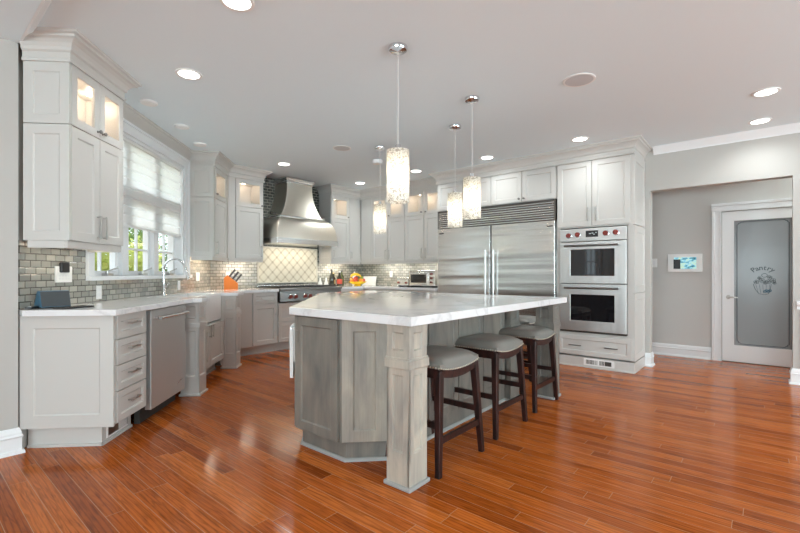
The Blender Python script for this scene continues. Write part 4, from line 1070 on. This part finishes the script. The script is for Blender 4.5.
# ------------------------------------------------------------------ wall plates
def plate(loc, rz, label, name='wall_outlet', w_=.07, h=.115, kind='outlet'):
    o = thing(name, label, 'outlet' if kind == 'outlet' else 'switch', loc, rz)
    MB().box(-w_ / 2, w_ / 2, -.006, 0, -h / 2, h / 2).build('cover', 'white', o, bevel=.002)
    if kind == 'outlet':
        for z in (-.022, .022): MB().box(-.016, .016, -.008, -.005, z - .014, z + .014).build('socket', 'trim', o, bevel=.002)
    else: MB().box(-.016, .016, -.010, -.005, -.032, .032).build('rocker', 'trim', o, bevel=.002)
    return o
def onA(s_, z, q=-2.2549): return (*frA(s_, q), z)
plate(onA(3.87, 1.005), RA, 'white outlet below the left end of the window sill')
plate(onA(5.46, 1.02), RA, 'white outlet below the right end of the window sill')
plate(onA(6.06, 1.12), RA, 'white switch plate on tile right of the window', 'light_switch', .115, .115, 'switch')
plate((-6.2199, 3.30, 1.125), RB, 'white outlet on tile behind the knife block')
plate((-5.42, 6.1399, 1.15), 0, 'white outlet on tile between fruit bowl and toaster')
plate((-1.225, 7.1499, 1.315), 0, 'white light switch on the grey hall wall', 'light_switch', .075, .125, 'switch')
ts = thing('touch_panel', 'white framed touch screen panel on the grey hall wall', 'wall panel', (-.852, 7.1499, 1.31))
MB().box(-.202, .202, -.02, 0, -.125, .125).build('frame', 'white', ts, bevel=.004)
MB().box(-.125, .135, -.0225, -.019, -.082, .078).build('screen', 'screen', ts)
MB().box(-.132, -.05, -.024, -.019, -.082, .05).build('menu', 'black', ts)
# intercom plate with its handset
kp = thing('intercom', 'white wall keypad holding a small dark handset above the device', 'intercom', onA(3.43, 1.175), RA)
MB().box(-.085, .085, -.014, 0, -.075, .045).build('cover', 'white', kp, bevel=.003)
MB().box(-.055, .03, -.035, -.012, -.002, .075).build('handset', 'black', kp, bevel=.006)
w = MB()
for i in range(4):
    for j in range(2): w.box(-.055 + i * .03, -.037 + i * .03, -.017, -.013, -.055 + j * .022, -.041 + j * .022)
w.build('button', 'trim', kp)

# ------------------------------------------------------------------ small things on the worktops
dv = thing('smart_display', 'dark wedge-shaped speaker display in the left counter corner', 'speaker', (*frA(3.17, -2.145), CH), RA + math.radians(-34))
w = MB(); w.loft([[(x, -.05, .008), (x, -.022, .118), (x, .015, .118), (x, .065, .008)] for x in (-.088, .088)], True, False); w.build('body', 'device_blue', dv, bevel=.006)
w = MB(); w.loft([[(x, -.053 , .012), (x, -.026, .114), (x, -.020, .114), (x, -.046, .012)] for x in (-.084, .084)], True, False); w.build('screen', 'device', dv, bevel=.002)
MB().box(-.09, .09, -.04, .05, .0, .010).build('foot', 'black', dv)
cd = MB(); pts = [(*frA(3.40, -2.20), CH + .006), (*frA(3.46, -2.24), CH + .004), (*frA(3.50, -2.262), CH + .05), (*frA(3.53, -2.266), CH + .12), (*frA(3.49, -2.27), 1.09)]
cd.tube(pts, .0035, 6); tag(cd.build('power_cord', 'white', None), 'thin cord dropping from the wall keypad to the counter', 'cord')
tb = thing('tablet', 'flat black tablet lying at the counter edge before the display', 'tablet', (*frA(3.14, -1.99), CH), RA + math.radians(-20))
MB().box(-.10, .10, -.06, .06, .001, .011).build('case', 'black', tb, bevel=.003); MB().box(-.09, .09, -.052, .052, .011, .0122).build('screen', 'oven_black', tb)
rc = thing('remote_control', 'dark remote and charger lying at the far left counter corner', 'remote', (*frA(3.06, -2.20), CH), RA + math.radians(10))
MB().box(-.05, .05, -.022, .022, .001, .018).build('case', 'black', rc, bevel=.005)
w = MB()
for i in range(5): w.box(-.035 + i * .015, -.026 + i * .015, -.006, .006, .018, .0205)
w.build('button', 'dknickel', rc)

# faucet
fc = rA('faucet', 'chrome gooseneck faucet behind the farmhouse sink', 'faucet', 4.93, -2.195)
MB().lathe([(.028, 0), (.028, .006), (.021, .012), (.020, .11), (.017, .12)], (0, 0, CH), 20).build('base', 'chrome', fc)
pts = [(0, 0, CH + .10), (0, 0, CH + .27)]
for i in range(1, 12):
    a = math.pi * i / 12.5; pts.append((0, -.115 + .115 * math.cos(a), CH + .27 + .125 * math.sin(a)))
pts += [(0, -.243, CH + .24)]
MB().tube(pts, .0125, 12).build('spout', 'chrome', fc)
MB().tube([(0, -.243, CH + .245), (0, -.262, CH + .17)], [.016, .020], 14).build('spray_head', 'chrome', fc)
MB().tube([(.02, 0, CH + .07), (.05, -.005, CH + .085), (.085, -.02, CH + .13)], [.010, .008, .006], 10).build('lever', 'chrome', fc)

# knife block
kb = thing('knife_block', 'orange wooden knife block full of steel-handled knives', 'knife block', (-5.98, 3.235, CH), math.radians(34))
w = MB(); w.loft([[(x, .085, 0), (x, -.105, 0), (x, -.105, .17), (x, -.06, .21), (x, .085, .09)] for x in (-.06, .06)], True, False)
w.bm.transform(Matrix.Rotation(math.radians(-62), 4, 'Z')); w.build('block', 'orange', kb, bevel=.004)
for i in range(3):
    for j in range(3):
        p0 = Vector((-.036 + .036 * i, .055 - .044 * j, .115 + .036 * j)); d_ = Vector((0, .62, .78))
        k_ = MB(); k_.tube([p0 - d_ * .01, p0 + d_ * (.105 + .015 * ((i + j) % 3))], [.013, .016], 8); k_.bm.transform(Matrix.Rotation(math.radians(-62), 4, 'Z'))
        k_.build('knife_handle', 'black', kb)

# bottles and shakers right of the range
def bottle(loc, h, r_, m, label, lab=None, cap='black'):
    b = thing('bottle', label, 'bottle', (*loc, CH))
    MB().lathe([(r_ * .9, 0), (r_, .01), (r_, h * .55), (r_ * .85, h * .63), (r_ * .38, h * .74), (r_ * .34, h * .9)], n=20).build('glass', m, b)
    MB().lathe([(r_ * .42, h * .9), (r_ * .42, h), (r_ * .3, h)], n=14).build('cap', cap, b)
    if lab: MB().lathe([(r_ * 1.02, h * .14), (r_ * 1.02, h * .46)], n=20, cap=False).build('label', lab, b)
bottle((-6.08, 5.235), .31, .045, 'bottle_dark', 'tall dark glass bottle, leftmost beside the range', None)
bottle((-6.12, 5.315), .25, .036, 'bottle_dark', 'dark bottle with a gold label between two others', 'label_gold', 'label_gold')
bottle((-6.02, 5.375), .275, .050, 'bottle_dark', 'bottle with a red label right of the dark pair', 'label_red', 'ceramic')
bottle((-6.10, 5.50), .29, .042, 'bottle_green', 'olive green glass bottle nearest the fruit bowl', None)
def shaker(loc, label):
    b = thing('shaker', label, 'shaker', (*loc, CH + .0))
    MB().lathe([(.040, 0), (.042, .01), (.036, .06), (.02, .10), (.014, .115)], n=18).build('jar', 'ceramic', b); MB().lathe([(.015, .115), (.016, .13), (.012, .15), (.003, .158)], n=14).build('stopper', 'ceramic', b)
shaker((-6.12, 5.00), 'small white ceramic jar closest to the rangetop'); shaker((-6.08, 5.105), 'small white ceramic jar next to the dark bottle')

# fruit bowl and what stands behind it
FB = (-5.90, 5.72)
bw = thing('fruit_bowl', 'yellow footed bowl heaped with fruit in the corner', 'bowl', (*FB, CH))
w = MB(); w.lathe([(.06, 0), (.065, .008), (.05, .018), (.10, .03), (.155, .06), (.175, .078), (.17, .08), (.145, .062), (.08, .036), (.002, .032)], n=30); w.build('bowl', 'lemon', bw)
fr = [('peach', -.10, -.05, .095, .042), ('apple', -.02, -.10, .095, .042), ('peach', .07, -.07, .095, .044), ('apple', .10, .03, .10, .045), ('greenfruit', .03, .08, .10, .044), ('peach', -.07, .06, .10, .044), ('apple', -.03, -.02, .135, .045), ('greenfruit', .075, -.005, .15, .038), ('peach', -.115, .015, .12, .036)]
nmz = {'apple': ('apple', 'red apple'), 'peach': ('orange', 'orange fruit'), 'greenfruit': ('pear', 'green fruit')}
pos = ['at the left rim', 'at the front', 'at the front right', 'at the right rim', 'at the back', 'at the back left', 'in the middle of the heap', 'high on the right', 'low on the far left']
for (m_, dx, dy, dz, rr), ps_ in zip(fr, pos):
    w = MB(); w.sphere((0, 0, 0), rr, 14, (1, 1, .93)); a = w.build('fruit', m_, None); a.name = nmz[m_][0]
    # bowl faces the camera along (+,-): spread sideways along the view normal
    a.location = (FB[0] + dx * .763 + dy * .646 * -1, FB[1] + dx * .646 + dy * .763, CH + dz); tag(a, f'{nmz[m_][1]} {ps_} of the yellow fruit bowl', 'fruit', 'fruit in the yellow bowl')
    s2 = MB(); s2.tube([(0, 0, rr * .85), (.004, 0, rr * 1.12)], .003, 6); s2.build('stem', 'bark', a)
for i in range(4):
    w = MB(); pts = []; rr = []
    for k_ in range(9):
        a = -1.15 + 2.3 * k_ / 8; pts.append((.105 * math.sin(a), (.037 * (i - 1.5)), .075 * math.cos(a))); rr.append(.019 * (1 - abs(k_ - 4) ** 2.6 / 60) if 0 < k_ < 8 else .006)
    w.tube(pts, rr, 8); b_ = w.build('banana', 'banana', None); b_.location = (FB[0] - .02, FB[1] - .02, CH + .135 + .004 * i); b_.rotation_euler.z = math.radians(40 + 6 * i)
    tag(b_, f"yellow banana lying across the fruit bowl, {['front', 'second', 'third', 'rear'][i]} of the bunch", 'banana', 'bananas in the bowl')
bx = thing('recipe_stand', 'white board propped on the counter behind the fruit bowl', 'board', (-5.90, 6.0, CH), math.radians(18))
w = MB(); w.loft([[(-.12, 0, z0 * 0 + .0), (.16, 0, 0), (.16, .012, 0), (-.12, .012, 0)], [(-.12, .05, .175), (.16, .05, .175), (.16, .062, .175), (-.12, .062, .175)]], True, False); w.build('panel', 'white', bx, bevel=.002)
MB().box(-.12, .16, -.015, .004, 0, .012).build('ledge', 'white', bx)
vz = thing('vase', 'tall slender white vase standing behind the fruit heap', 'vase', (-6.13, 5.86, CH))
MB().lathe([(.045, 0), (.06, .03), (.055, .12), (.03, .20), (.016, .255), (.012, .265), (.004, .262)], n=20).build('body', 'ceramic', vz)
MB().lathe([(.013, .262), (.015, .268), (.011, .272)], n=16).build('rim', 'white', vz)

# toaster and toaster oven
to = thing('toaster', 'small steel toaster with two red knobs beside the toaster oven', 'toaster', (-4.90, 5.96, CH))
MB().box(-.135, .135, -.11, .11, .018, .165).build('body', 'steel_h', to, bevel=.016, seg=3)
for x in (-.05, .05): MB().box(x - .014, x + .014, -.09, .09, .155, .1665).build('slot', 'black', to)
for x in (-.085, .085):
    b_ = MB(); b_.lathe([(.018, 0), (.017, .02), (.001, .021)], n=16); b_.bm.transform(Matrix.Translation((x, -.11, .07)) @ Matrix.Rotation(RB, 4, 'X')); b_.build('knob', 'red', to)
for x in (-.1, .1): MB().box(x - .02, x + .02, -.09, .09, 0, .02).build('foot', 'black', to)
tv = thing('toaster_oven', 'steel countertop toaster oven next to the refrigerator', 'toaster oven', (-4.44, 5.94, CH))
w = MB(); w.box(-.27, .27, -.13, .17, .022, .285); w.build('body', 'steel_h', tv, bevel=.008)
d = MB().box(-.25, .135, -.148, -.128, .045, .265).build('door', 'steel_h', tv, bevel=.004)
MB().box(-.22, .105, -.152, -.146, .075, .215).build('glass_pane', 'oven_black', d)
h = MB(); h.tube([(-.215, -.18, .238), (.10, -.18, .238)], .009, 10)
for x in (-.2, .085): h.tube([(x, -.18, .238), (x, -.146, .238)], .006, 8)
h.build('handle', 'chrome', d)
for z in (.085, .155, .225):
    b_ = MB(); b_.lathe([(.017, 0), (.016, .022), (.001, .023)], n=16); b_.bm.transform(Matrix.Translation((.205, -.13, z)) @ Matrix.Rotation(RB, 4, 'X')); b_.build('knob', 'red', tv)
for x in (-.22, .22): MB().box(x - .02, x + .02, -.11, .15, 0, .024).build('foot', 'black', tv)
